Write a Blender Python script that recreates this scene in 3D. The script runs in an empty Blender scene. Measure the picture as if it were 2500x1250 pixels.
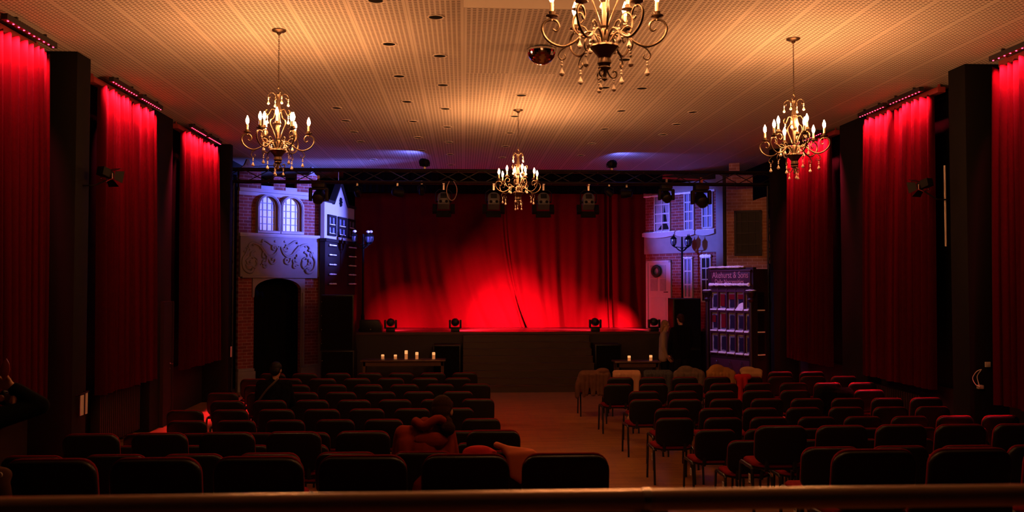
import bpy, bmesh, math, random
from math import sin, cos, pi, radians, hypot, atan2
from mathutils import Vector, Matrix, Euler

random.seed(7)
S = bpy.context.scene
COL = S.collection

# ------------------------------------------------------------------ camera, world, exposure
FPX = 2180.0
YAW = math.atan(119 / FPX)
PITCH = math.atan(71 / FPX)
camd = bpy.data.cameras.new('camera')
camd.sensor_width = 36.0
camd.lens = 36.0 * FPX / 2500.0
camd.clip_start = 0.05
camd.clip_end = 80
camd.dof.use_dof = True
camd.dof.focus_distance = 14.0
camd.dof.aperture_fstop = 4.0
cam = bpy.data.objects.new('camera', camd)
COL.objects.link(cam)
cam.location = (0, 0, 2.49)
cam.rotation_euler = (pi / 2 + PITCH, 0, -YAW)
S.camera = cam

W = bpy.data.worlds.new('world')
S.world = W
W.use_nodes = True
W.node_tree.nodes['Background'].inputs[0].default_value = (0.0, 0.0, 0.0, 1)
W.node_tree.nodes['Background'].inputs[1].default_value = 0.0

S.view_settings.view_transform = 'Standard'
S.view_settings.look = 'None'
S.view_settings.exposure = 0.0
S.view_settings.gamma = 1.0
S.view_settings.use_curve_mapping = False
S.cycles.use_denoising = True
S.cycles.max_bounces = 6
S.cycles.diffuse_bounces = 3
S.cycles.glossy_bounces = 3
S.cycles.transmission_bounces = 4
S.cycles.caustics_reflective = False
S.cycles.caustics_refractive = False
S.cycles.sample_clamp_indirect = 3.0

# light levels of the place's own lamps
BULB = 770.0            # chandelier bulbs
LED = 230.0              # red bars over the wall curtains (W each)
LED_DOWN = 16.0          # their narrow downward part
WARM = (1.0, 0.37, 0.125)
RED = (1.0, 0.03, 0.08)
BLUE = (0.13, 0.16, 1.0)
CEIL = 5.52
XL, XR = -5.6, 7.45

# ------------------------------------------------------------------ helpers: materials
def mat(name, col, rough=0.6, metal=0.0, spec=0.4, var=0.0, vscale=8.0, emis=None, estr=0.0, sheen=0.0, bump=0.0, bscale=60.0):
    m = bpy.data.materials.new(name)
    m.use_nodes = True
    nt = m.node_tree
    b = nt.nodes['Principled BSDF']
    b.inputs['Base Color'].default_value = (*col, 1)
    b.inputs['Roughness'].default_value = rough
    b.inputs['Metallic'].default_value = metal
    b.inputs['Specular IOR Level'].default_value = spec
    if sheen:
        b.inputs['Sheen Weight'].default_value = sheen
    if emis:
        b.inputs['Emission Color'].default_value = (*emis, 1)
        b.inputs['Emission Strength'].default_value = estr
    if var or bump:
        tc = nt.nodes.new('ShaderNodeTexCoord')
        nz = nt.nodes.new('ShaderNodeTexNoise')
        nz.inputs['Scale'].default_value = vscale
        nz.inputs['Detail'].default_value = 4
        nt.links.new(tc.outputs['Object'], nz.inputs['Vector'])
        if var:
            mp = nt.nodes.new('ShaderNodeMapRange')
            mp.inputs[3].default_value = 1 - var
            mp.inputs[4].default_value = 1 + var
            nt.links.new(nz.outputs['Fac'], mp.inputs[0])
            mx = nt.nodes.new('ShaderNodeMix')
            mx.data_type = 'RGBA'
            mx.blend_type = 'MULTIPLY'
            mx.inputs[0].default_value = 1
            mx.inputs[6].default_value = (*col, 1)
            nt.links.new(mp.outputs[0], mx.inputs[7])
            nt.links.new(mx.outputs[2], b.inputs['Base Color'])
        if bump:
            n2 = nt.nodes.new('ShaderNodeTexNoise')
            n2.inputs['Scale'].default_value = bscale
            nt.links.new(tc.outputs['Object'], n2.inputs['Vector'])
            bp = nt.nodes.new('ShaderNodeBump')
            bp.inputs['Strength'].default_value = bump
            bp.inputs['Distance'].default_value = 0.01
            nt.links.new(n2.outputs['Fac'], bp.inputs['Height'])
            nt.links.new(bp.outputs[0], b.inputs['Normal'])
    return m

def emat(name, col, strength):
    m = bpy.data.materials.new(name)
    m.use_nodes = True
    nt = m.node_tree
    nt.nodes.clear()
    e = nt.nodes.new('ShaderNodeEmission')
    e.inputs[0].default_value = (*col, 1)
    e.inputs[1].default_value = strength
    o = nt.nodes.new('ShaderNodeOutputMaterial')
    nt.links.new(e.outputs[0], o.inputs[0])
    return m

def brick_mat(name, c1, c2, mortar, rough=0.85):
    m = bpy.data.materials.new(name)
    m.use_nodes = True
    nt = m.node_tree
    b = nt.nodes['Principled BSDF']
    b.inputs['Roughness'].default_value = rough
    b.inputs['Specular IOR Level'].default_value = 0.25
    tc = nt.nodes.new('ShaderNodeTexCoord')
    sp = nt.nodes.new('ShaderNodeSeparateXYZ')
    cb = nt.nodes.new('ShaderNodeCombineXYZ')
    nt.links.new(tc.outputs['Object'], sp.inputs[0])
    nt.links.new(sp.outputs['X'], cb.inputs['X'])
    nt.links.new(sp.outputs['Z'], cb.inputs['Y'])
    br = nt.nodes.new('ShaderNodeTexBrick')
    br.inputs['Scale'].default_value = 1.0
    br.inputs['Brick Width'].default_value = 0.23
    br.inputs['Row Height'].default_value = 0.076
    br.inputs['Mortar Size'].default_value = 0.006
    br.inputs['Mortar Smooth'].default_value = 0.1
    br.inputs['Color1'].default_value = (*c1, 1)
    br.inputs['Color2'].default_value = (*c2, 1)
    br.inputs['Mortar'].default_value = (*mortar, 1)
    nt.links.new(cb.outputs[0], br.inputs['Vector'])
    nz = nt.nodes.new('ShaderNodeTexNoise')
    nz.inputs['Scale'].default_value = 5
    nt.links.new(tc.outputs['Object'], nz.inputs['Vector'])
    mp = nt.nodes.new('ShaderNodeMapRange')
    mp.inputs[3].default_value = 0.6
    mp.inputs[4].default_value = 1.4
    nt.links.new(nz.outputs['Fac'], mp.inputs[0])
    mx = nt.nodes.new('ShaderNodeMix')
    mx.data_type = 'RGBA'
    mx.blend_type = 'MULTIPLY'
    mx.inputs[0].default_value = 1
    nt.links.new(br.outputs['Color'], mx.inputs[6])
    nt.links.new(mp.outputs[0], mx.inputs[7])
    nt.links.new(mx.outputs[2], b.inputs['Base Color'])
    bp = nt.nodes.new('ShaderNodeBump')
    bp.inputs['Strength'].default_value = 0.4
    bp.inputs['Distance'].default_value = 0.01
    bp.invert = True
    nt.links.new(br.outputs['Fac'], bp.inputs['Height'])
    nt.links.new(bp.outputs[0], b.inputs['Normal'])
    return m

def ceiling_mat():
    m = bpy.data.materials.new('perforated_ceiling')
    m.use_nodes = True
    nt = m.node_tree
    b = nt.nodes['Principled BSDF']
    b.inputs['Roughness'].default_value = 0.75
    b.inputs['Specular IOR Level'].default_value = 0.2
    g = nt.nodes.new('ShaderNodeNewGeometry')
    sp = nt.nodes.new('ShaderNodeSeparateXYZ')
    nt.links.new(g.outputs['Position'], sp.inputs[0])
    def M(op, a, bb=None, c=None):
        n = nt.nodes.new('ShaderNodeMath')
        n.operation = op
        for i, v in enumerate((a, bb, c)):
            if v is None:
                continue
            if isinstance(v, (int, float)):
                n.inputs[i].default_value = v
            else:
                nt.links.new(v, n.inputs[i])
        return n.outputs[0]
    P = 0.63
    px = M('MODULO', M('ADD', sp.outputs['X'], 63.0), P)
    py = M('MODULO', M('ADD', sp.outputs['Y'], 63.0 + 0.12), P)
    def hole_shade(v, half, off, pitch):
        c = M('MODULO', M('ADD', v, off), pitch)
        return M('LESS_THAN', M('ABSOLUTE', M('SUBTRACT', c, pitch / 2)), half)
    def inside(v):
        return M('MULTIPLY', M('GREATER_THAN', v, 0.026), M('LESS_THAN', v, 0.604))
    h = M('MULTIPLY', M('MULTIPLY', hole_shade(px, 0.018, 0.555, 0.058), hole_shade(py, 0.0135, 0.0, 0.63 / 11)), inside(px))
    seam = M('MAXIMUM', M('LESS_THAN', px, 0.006), M('MULTIPLY', M('LESS_THAN', py, 0.004), 0.3))
    k = M('MAXIMUM', M('MULTIPLY', h, 0.8), M('MULTIPLY', seam, 0.5))
    nz = nt.nodes.new('ShaderNodeTexNoise')
    nz.inputs['Scale'].default_value = 0.8
    nt.links.new(g.outputs['Position'], nz.inputs['Vector'])
    mx = nt.nodes.new('ShaderNodeMix')
    mx.data_type = 'RGBA'
    nt.links.new(k, mx.inputs[0])
    mx.inputs[6].default_value = (0.72, 0.68, 0.62, 1)
    mx.inputs[7].default_value = (0.06, 0.035, 0.02, 1)  # slots have no depth; their shade is put into this colour
    nt.links.new(mx.outputs[2], b.inputs['Base Color'])
    return m

def floor_mat():
    m = bpy.data.materials.new('oak_parquet')
    m.use_nodes = True
    nt = m.node_tree
    b = nt.nodes['Principled BSDF']
    b.inputs['Roughness'].default_value = 0.42
    b.inputs['Specular IOR Level'].default_value = 0.35
    g = nt.nodes.new('ShaderNodeNewGeometry')
    br = nt.nodes.new('ShaderNodeTexBrick')
    br.inputs['Scale'].default_value = 1.0
    br.inputs['Brick Width'].default_value = 0.42
    br.inputs['Row Height'].default_value = 0.07
    br.inputs['Mortar Size'].default_value = 0.0015
    br.inputs['Color1'].default_value = (0.30, 0.13, 0.036, 1)
    br.inputs['Color2'].default_value = (0.21, 0.084, 0.024, 1)
    br.inputs['Mortar'].default_value = (0.03, 0.013, 0.006, 1)
    nt.links.new(g.outputs['Position'], br.inputs['Vector'])
    nt.links.new(br.outputs['Color'], b.inputs['Base Color'])
    return m

M = {}
M['ceiling'] = ceiling_mat()
M['ceiling_plain'] = mat('plain_ceiling_board', (0.72, 0.68, 0.62), 0.7, spec=0.2, var=0.04)
M['floor'] = floor_mat()
M['tier'] = mat('tier_board', (0.15, 0.065, 0.024), 0.5, spec=0.2, var=0.25, vscale=3)
M['wall'] = mat('black_wall_paint', (0.0035, 0.003, 0.0025), 0.85, spec=0.12, var=0.2, vscale=2)
M['pillar'] = mat('black_pillar_paint', (0.005, 0.0045, 0.0036), 0.8, spec=0.12, var=0.2, vscale=2)
M['panel'] = mat('dark_wainscot', (0.014, 0.008, 0.007), 0.7, spec=0.15, var=0.2, vscale=3)
M['drape'] = mat('black_stage_drape', (0.003, 0.0028, 0.0028), 0.95, spec=0.1)
M['velvet'] = mat('red_velvet', (0.026, 0.0008, 0.0018), 0.95, spec=0.03, var=0.12, vscale=3)
M['backcloth'] = mat('red_stage_cloth', (0.085, 0.003, 0.006), 0.95, spec=0.03, var=0.08, vscale=1.5)
M['black_metal'] = mat('black_metal', (0.004, 0.004, 0.004), 0.6, 0.0, spec=0.12, var=0.1)
M['truss'] = mat('black_truss_coating', (0.012, 0.011, 0.0105), 0.4, 0.2, spec=0.3, var=0.1)
M['black_plastic'] = mat('black_plastic', (0.0055, 0.0055, 0.005), 0.42, spec=0.25, bump=0.08, bscale=250)
M['leg'] = mat('black_tube', (0.012, 0.012, 0.012), 0.4, spec=0.3)
M['red_fabric'] = mat('red_upholstery', (0.14, 0.007, 0.010), 0.95, spec=0.05, var=0.12, vscale=40)
M['bronze'] = mat('antique_bronze', (0.125, 0.09, 0.06), 0.38, 0.9, var=0.25, vscale=25)
M['candle_tube'] = mat('ivory_gold_tube', (0.55, 0.42, 0.26), 0.4, 0.3)
M['crystal'] = mat('cut_crystal', (0.85, 0.78, 0.7), 0.08, 0.0, spec=1.0)
M['bulb'] = emat('lit_bulb', WARM, BULB)
M['brick'] = brick_mat('painted_brick', (0.19, 0.036, 0.029), (0.12, 0.025, 0.022), (0.25, 0.17, 0.16))
M['brick_ochre'] = brick_mat('painted_ochre_brick', (0.36, 0.16, 0.075), (0.27, 0.11, 0.055), (0.45, 0.30, 0.22))
M['stone'] = mat('painted_stone', (0.19, 0.165, 0.17), 0.85, spec=0.2, var=0.22, vscale=4, bump=0.15, bscale=30)
M['stone_trim'] = mat('pale_stone_trim', (0.34, 0.31, 0.33), 0.8, spec=0.2, var=0.12, vscale=5)
M['white_paint'] = mat('white_paint', (0.40, 0.38, 0.39), 0.6, spec=0.3, var=0.06)
M['pane'] = mat('white_window_cloth', (0.86, 0.86, 0.88), 0.55, spec=0.3, var=0.05)
M['muntin'] = mat('grey_lead_bar', (0.24, 0.25, 0.33), 0.6)
M['reveal'] = mat('brown_reveal', (0.22, 0.10, 0.04), 0.7)
M['dark_pane'] = mat('dark_window_glass', (0.006, 0.004, 0.005), 0.35, spec=0.12)
M['curtain_pane'] = mat('net_curtain', (0.22, 0.20, 0.24), 0.8, var=0.25, vscale=12)
M['blue_pane'] = mat('bluish_window_glass', (0.15, 0.16, 0.26), 0.3, var=0.3, vscale=9)
M['dark_timber'] = mat('dark_timber', (0.009, 0.006, 0.007), 0.6)
M['shop'] = mat('plum_shop_paint', (0.05, 0.010, 0.022), 0.5, var=0.15)
M['shop_dark'] = mat('dark_shop_paint', (0.018, 0.006, 0.006), 0.5, var=0.15)
M['letter'] = mat('pink_lettering', (0.46, 0.19, 0.20), 0.7)
M['snow'] = mat('fake_snow', (0.88, 0.86, 0.88), 0.9, spec=0.1, bump=0.6, bscale=40)
M['door_white'] = mat('white_door_paint', (0.34, 0.30, 0.31), 0.5, var=0.05)
M['wreath'] = mat('dark_green_wreath', (0.02, 0.035, 0.02), 0.9, bump=0.8, bscale=80)
M['stage_top'] = mat('stage_floor', (0.06, 0.025, 0.022), 0.3, spec=0.5, var=0.15)
M['step'] = mat('brown_step', (0.035, 0.018, 0.009), 0.5, var=0.2, vscale=3)
M['step_edge'] = mat('step_nosing', (0.05, 0.02, 0.011), 0.4)
M['stage_front'] = mat('stage_front_board', (0.016, 0.009, 0.007), 0.6, var=0.2)
M['grey_body'] = mat('grey_lamp_body', (0.095, 0.1, 0.11), 0.5, 0.3)
M['table'] = mat('dark_table_wood', (0.07, 0.035, 0.02), 0.35, var=0.25, vscale=6)
M['cable'] = mat('white_cable', (0.45, 0.4, 0.37), 0.5)
M['paper'] = mat('white_paper', (0.42, 0.37, 0.33), 0.8)
M['rail'] = mat('brown_steel_rail', (0.46, 0.33, 0.24), 0.28, 0.6)
M['steel'] = mat('bright_steel', (0.55, 0.5, 0.45), 0.25, 1.0)
M['mirror'] = mat('mirror_tile', (0.75, 0.7, 0.66), 0.08, 1.0)
M['skin'] = mat('skin', (0.34, 0.17, 0.10), 0.55, var=0.06)
M['hair_brown'] = mat('dark_brown_hair', (0.024, 0.009, 0.003), 0.8, spec=0.04, bump=0.5, bscale=120)
M['hair_black'] = mat('black_hair', (0.004, 0.003, 0.0026), 0.6, spec=0.15, bump=0.5, bscale=120)
M['hair_blond'] = mat('fair_hair', (0.20, 0.10, 0.04), 0.6, bump=0.5, bscale=120)
M['hoodie'] = mat('rust_red_fleece', (0.17, 0.020, 0.008), 0.95, spec=0.05, var=0.1, vscale=25)
M['black_cloth'] = mat('black_cloth', (0.003, 0.003, 0.0034), 0.95, spec=0.05, var=0.2)
M['trousers'] = mat('dark_trousers', (0.006, 0.006, 0.009), 0.95, spec=0.05)
M['strap'] = mat('grey_brown_strap', (0.05, 0.034, 0.022), 0.8)
M['led'] = emat('red_led', RED, 14.0)
M['led_off'] = mat('black_led_housing', (0.015, 0.014, 0.014), 0.5)
M['pelmet'] = mat('curtain_track', (0.26, 0.03, 0.03), 0.6)
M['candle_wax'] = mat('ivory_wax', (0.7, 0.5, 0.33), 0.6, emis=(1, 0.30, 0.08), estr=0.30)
M['candle_tip'] = emat('glowing_wax', (1.0, 0.40, 0.13), 1.05)
M['white_glow'] = mat('white_lamp_cap', (0.8, 0.8, 0.82), 0.5)
M['lamp_glass'] = mat('smoked_lantern_glass', (0.10, 0.11, 0.17), 0.12, spec=0.6)

# ------------------------------------------------------------------ helpers: mesh building
def catmull(pts, n=5):
    pts = [Vector(p) for p in pts]
    out = []
    for i in range(len(pts) - 1):
        p0 = pts[max(i - 1, 0)]; p1 = pts[i]; p2 = pts[i + 1]; p3 = pts[min(i + 2, len(pts) - 1)]
        for k in range(n):
            t = k / n
            out.append(0.5 * ((2 * p1) + (p2 - p0) * t + (2 * p0 - 5 * p1 + 4 * p2 - p3) * t * t + (3 * p1 - p0 - 3 * p2 + p3) * t ** 3))
    out.append(pts[-1])
    return out

class MB:
    def __init__(self):
        self.v = []
        self.f = []
    def add(self, vs, fs, mx=None):
        o = len(self.v)
        self.v += [tuple(mx @ Vector(p)) if mx else tuple(p) for p in vs]
        self.f += [tuple(i + o for i in f) for f in fs]
        return self
    def box(self, x0, y0, z0, x1, y1, z1, mx=None):
        vs = [(x0, y0, z0), (x1, y0, z0), (x1, y1, z0), (x0, y1, z0), (x0, y0, z1), (x1, y0, z1), (x1, y1, z1), (x0, y1, z1)]
        fs = [(3, 2, 1, 0), (4, 5, 6, 7), (0, 1, 5, 4), (1, 2, 6, 5), (2, 3, 7, 6), (3, 0, 4, 7)]
        return self.add(vs, fs, mx)
    def lathe(self, prof, n=20, mx=None, c=(0, 0, 0), scallop=0.0, ns=0):
        vs = []
        for r, z in prof:
            for k in range(n):
                a = 2 * pi * k / n
                rr = r * (1 + scallop * cos(ns * a)) if scallop else r
                vs.append((c[0] + rr * cos(a), c[1] + rr * sin(a), c[2] + z))
        fs = []
        m = len(prof)
        for i in range(m - 1):
            for k in range(n):
                fs.append((i * n + k, i * n + (k + 1) % n, (i + 1) * n + (k + 1) % n, (i + 1) * n + k))
        fs.append(tuple(range(n - 1, -1, -1)))
        fs.append(tuple((m - 1) * n + k for k in range(n)))
        return self.add(vs, fs, mx)
    def tube(self, pts, r, n=8, closed=False, mx=None, smooth=0, flat=1.0):
        pts = catmull(pts, smooth) if smooth else [Vector(p) for p in pts]
        m = len(pts)
        rs = r if isinstance(r, (list, tuple)) else None
        up = None
        vs = []
        for i, p in enumerate(pts):
            a = pts[(i - 1) % m] if (closed or i > 0) else p
            b = pts[(i + 1) % m] if (closed or i < m - 1) else p
            d = (b - a)
            d = d.normalized() if d.length > 1e-9 else Vector((0, 0, 1))
            if up is None:
                up = Vector((0, 0, 1)) if abs(d.z) < 0.9 else Vector((1, 0, 0))
            u = (up - d * up.dot(d))
            u = u.normalized() if u.length > 1e-6 else d.orthogonal().normalized()
            w = d.cross(u)
            up = u
            if rs:
                t = i / max(m - 1, 1) * (len(rs) - 1)
                k = min(int(t), len(rs) - 2)
                rr = rs[k] + (rs[k + 1] - rs[k]) * (t - k)
            else:
                rr = r
            for k in range(n):
                an = 2 * pi * k / n
                vs.append(p + u * (rr * cos(an)) + w * (rr * flat * sin(an)))
        fs = []
        for i in range(m if closed else m - 1):
            j = (i + 1) % m
            for k in range(n):
                fs.append((i * n + k, i * n + (k + 1) % n, j * n + (k + 1) % n, j * n + k))
        if not closed:
            fs.append(tuple(range(n - 1, -1, -1)))
            fs.append(tuple((m - 1) * n + k for k in range(n)))
        return self.add(vs, fs, mx)
    def ball(self, c, r, n=12, mx=None):
        rx, ry, rz = (r, r, r) if isinstance(r, (int, float)) else r
        m = max(n // 2, 4)
        vs = [(c[0], c[1], c[2] - rz)]
        for i in range(1, m):
            a = pi * i / m - pi / 2
            for k in range(n):
                b = 2 * pi * k / n
                vs.append((c[0] + rx * cos(a) * cos(b), c[1] + ry * cos(a) * sin(b), c[2] + rz * sin(a)))
        vs.append((c[0], c[1], c[2] + rz))
        fs = [(0, 1 + (k + 1) % n, 1 + k) for k in range(n)]
        for i in range(m - 2):
            for k in range(n):
                a0 = 1 + i * n
                fs.append((a0 + k, a0 + (k + 1) % n, a0 + n + (k + 1) % n, a0 + n + k))
        t = len(vs) - 1
        a0 = 1 + (m - 2) * n
        fs += [(a0 + k, a0 + (k + 1) % n, t) for k in range(n)]
        return self.add(vs, fs, mx)
    def capsule(self, p0, p1, r0, r1=None, n=12):
        r1 = r0 if r1 is None else r1
        p0, p1 = Vector(p0), Vector(p1)
        d = p1 - p0
        L = d.length
        q = d.to_track_quat('Z', 'Y').to_matrix().to_4x4() if L > 1e-6 else Matrix.Identity(4)
        mx = Matrix.Translation(p0) @ q
        prof = [(max(r0 * cos(a), 0.0006), r0 * sin(a)) for a in [-pi / 2 + pi / 2 * i / 4 for i in range(5)]]
        prof += [(max(r1 * cos(a), 0.0006), L + r1 * sin(a)) for a in [pi / 2 * i / 4 for i in range(5)]]
        return self.lathe(prof, n, mx)
    def prism(self, poly, y0, y1, mx=None):
        # closed outline in the local x/z plane, given depth along y
        n = len(poly)
        vs = [(x, y0, z) for x, z in poly] + [(x, y1, z) for x, z in poly]
        fs = [tuple(range(n)), tuple(range(2 * n - 1, n - 1, -1))]
        for i in range(n):
            j = (i + 1) % n
            fs.append((i, i + n, j + n, j))
        return self.add(vs, fs, mx)
    def build(self, name, m, parent=None, smooth=False, angle=40, bevel=0.0, loc=None, rotz=None):
        me = bpy.data.meshes.new(name)
        me.from_pydata(self.v, [], self.f)
        if bevel:
            bm = bmesh.new()
            bm.from_mesh(me)
            bmesh.ops.bevel(bm, geom=[e for e in bm.edges if e.is_manifold and e.calc_face_angle(0) > 0.6], offset=bevel, segments=2, profile=0.6, affect='EDGES', clamp_overlap=True)
            bm.to_mesh(me)
            bm.free()
        me.validate()
        bm = bmesh.new()
        bm.from_mesh(me)
        bmesh.ops.recalc_face_normals(bm, faces=bm.faces)
        bm.to_mesh(me)
        bm.free()
        if smooth or bevel:
            me.polygons.foreach_set('use_smooth', [True] * len(me.polygons))
            me.set_sharp_from_angle(angle=radians(angle))
        me.materials.append(M[m] if isinstance(m, str) else m)
        o = bpy.data.objects.new(name, me)
        COL.objects.link(o)
        if parent:
            o.parent = parent
        if loc:
            o.location = loc
        if rotz is not None:
            o.rotation_euler = (0, 0, rotz)
        return o

def organic(mb, name, m, parent=None, voxel=0.012, it=6, loc=None):
    o = mb.build(name, m)
    r = o.modifiers.new('r', 'REMESH')
    r.mode = 'VOXEL'
    r.voxel_size = voxel
    s = o.modifiers.new('s', 'SMOOTH')
    s.factor = 0.5
    s.iterations = it
    dg = bpy.context.evaluated_depsgraph_get()
    dg.update()
    me = bpy.data.meshes.new_from_object(o.evaluated_get(dg))
    old = o.data
    o.modifiers.clear()
    o.data = me
    bpy.data.meshes.remove(old)
    me.name = name
    me.polygons.foreach_set('use_smooth', [True] * len(me.polygons))
    if parent:
        o.parent = parent
    if loc:
        o.location = loc
    return o

def thing(name, label, cat, loc=(0, 0, 0), rotz=0.0, group=None):
    o = bpy.data.objects.new(name, None)
    COL.objects.link(o)
    o.empty_display_size = 0.1
    o.location = loc
    o.rotation_euler = (0, 0, rotz)
    return tag(o, label, cat, group)

def tag(o, label, cat, group=None):
    o['label'] = label
    o['category'] = cat
    if group:
        o['group'] = group
    return o

def struct(name, mb, m, **k):
    o = mb.build(name, m, **k)
    o['kind'] = 'structure'
    return o

def copy_tree(o, parent=None):
    c = o.copy()
    COL.objects.link(c)
    if parent:
        c.parent = parent
    for ch in KIDS.get(o.name, []):
        copy_tree(ch, c)
    return c

KIDS = {}
def index_kids(root):
    def rec(o):
        ks = [x for x in COL.objects if x.parent == o]
        KIDS[o.name] = ks
        for k in ks:
            rec(k)
    rec(root)

def dup(root, label, loc, rotz=0.0, group=None):
    if root.name not in KIDS:
        index_kids(root)
    r = copy_tree(root)
    r.location = loc
    r.rotation_euler = (0, 0, rotz)
    r['label'] = label
    if group:
        r['group'] = group
    return r

def spot(name, parent, loc, target, energy, col, size_deg, blend=0.6, radius=0.04):
    l = bpy.data.lights.new(name, 'SPOT')
    l.energy = energy
    l.color = col
    l.spot_size = radians(size_deg)
    l.spot_blend = blend
    l.shadow_soft_size = radius
    o = bpy.data.objects.new(name, l)
    COL.objects.link(o)
    o.location = loc
    o.rotation_euler = (Vector(target) - Vector(loc)).to_track_quat('-Z', 'Y').to_euler()
    if parent:
        o.parent = parent
        o.matrix_parent_inverse = (Matrix.Translation(parent.location) @ parent.rotation_euler.to_matrix().to_4x4()).inverted()
    return o

def flood(name, parent, loc, target, energy, col, spread_deg, size):
    # lens of a lamp: soft-edged round source
    l = bpy.data.lights.new(name, 'AREA')
    l.shape = 'DISK'
    l.size = size
    l.energy = energy
    l.color = col
    l.spread = radians(spread_deg)
    o = bpy.data.objects.new(name, l)
    COL.objects.link(o)
    o.location = loc
    o.rotation_euler = (Vector(target) - Vector(loc)).to_track_quat('-Z', 'Y').to_euler()
    o.parent = parent
    o.matrix_parent_inverse = (Matrix.Translation(parent.location) @ parent.rotation_euler.to_matrix().to_4x4()).inverted()
    return o

def ordinal(i):
    return ['first', 'second', 'third', 'fourth', 'fifth', 'sixth', 'seventh', 'eighth', 'ninth', 'tenth', 'eleventh', 'twelfth', 'thirteenth'][i]

# ------------------------------------------------------------------ the setting
struct('floor', MB().box(XL - 0.3, -2, -0.15, XR + 0.3, 27.3, 0), 'floor')
struct('ceiling', MB().box(XL - 0.3, -2, CEIL, XR + 0.3, 27.3, CEIL + 0.15), 'ceiling')
struct('wall_left', MB().box(XL - 0.3, -2, 0, XL, 27.3, CEIL), 'wall')
struct('wall_right', MB().box(XR, -2, 0, XR + 0.3, 27.3, CEIL), 'wall')
struct('wall_back', MB().box(XL, -2, 0, XR, -1.7, CEIL), 'wall')
struct('wall_stage', MB().box(XL, 27.0, 0, XR, 27.3, CEIL), 'drape')

# raised seating tiers
struct('trim_1', MB().box(XL, 5.95, 0.0, XR, 9.15, 0.37), 'tier')
struct('trim_2', MB().box(XL, 3.2, 0.0, XR, 5.95, 0.74), 'tier')
struct('trim_3', MB().box(XL, -1.7, 0.0, XR, 3.2, 1.11), 'tier')

# pillars and dark lower wall panelling
def pillar(name, side, y0, y1, depth):
    x0, x1 = (XL, XL + depth) if side < 0 else (XR - depth, XR)
    z0 = 0
    o = struct(name, MB().box(x0, y0, z0, x1, y1, CEIL), 'pillar', bevel=0.01)
    return o
n = 0
for side, tg in ((-1, 'left'), (1, 'right')):
    pillar('trim_pillar_front_' + tg, side, 11.78, 12.2, 0.6)
    pillar('trim_pillar_middle_' + tg, side, 15.5, 16.55, 0.30)
    pillar('trim_pillar_stage_' + tg, side, 19.4, 19.62, 0.6)
    pillar('trim_pillar_rear_' + tg, side, 4.2, 4.6, 0.6)
    y = 0
    mb = MB()
    for a, b in ((4.6, 11.78), (12.2, 15.5), (16.55, 19.4)):
        x0, x1 = (XL, XL + 0.05) if side < 0 else (XR - 0.05, XR)
        mb.box(x0, a, 0, x1, b, 0.92)
    struct('baseboard_' + tg, mb, 'panel')

# dropped plain and perforated box under the ceiling
mb = MB().box(0.0, 9.05, 5.32, 1.79, 11.85, CEIL)
struct('trim_4', mb, 'ceiling')
struct('trim_5', MB().box(0.0, 9.035, 5.322, 1.79, 9.05, CEIL), 'ceiling_plain')

# emergency door in the left wall
d = struct('door_1', MB().box(XL, 16.0, 0.0, XL + 0.36, 16.05, 2.2).box(XL, 16.5, 0, XL + 0.36, 16.55, 2.2).box(XL + 0.28, 16.05, 0, XL + 0.34, 16.5, 2.2), 'panel')
hb = MB().tube([(0, 0, 0), (0.05, 0, 0), (0.055, -0.05, 0), (0.055, -0.12, 0)], 0.011, smooth=3)
hb.lathe([(0.024, 0), (0.024, 0.008)], 14, Matrix.Translation((0, 0, 0)) @ Matrix.Rotation(pi / 2, 4, 'Y'))
hb.lathe([(0.02, 0), (0.02, 0.008)], 14, Matrix.Translation((0, 0, -0.09)) @ Matrix.Rotation(pi / 2, 4, 'Y'))
hb.build('door_handle', 'steel', d, smooth=True, loc=(XL + 0.34, 16.42, 1.08))

# ------------------------------------------------------------------ stage
SY, SZ = 22.5, 1.31
struct('floor_stage', MB().box(-3.5, SY, SZ - 0.06, XR, 27.0, SZ), 'stage_top')
struct('wall_stage_front', MB().box(-3.5, SY + 0.03, 0, XR, SY + 0.09, SZ - 0.06), 'stage_front')
st = thing('stage_stairs', 'wide brown wooden stairs up to the stage centre', 'stairs', (0, 0, 0))
for i in range(8):
    h = SZ * (i + 1) / 8.5
    y0 = 20.78 + i * 0.215
    b = MB().box(0.0, y0, 0 if i == 0 else h - SZ / 8.5, 3.15, SY + 0.02 if i == 7 else y0 + 0.235, h - 0.02)
    s = b.build('step', 'step', st)
    MB().box(-0.005, y0 - 0.012, h - 0.02, 3.155, y0 + 0.225, h).build('nosing', 'step_edge', s)

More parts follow.
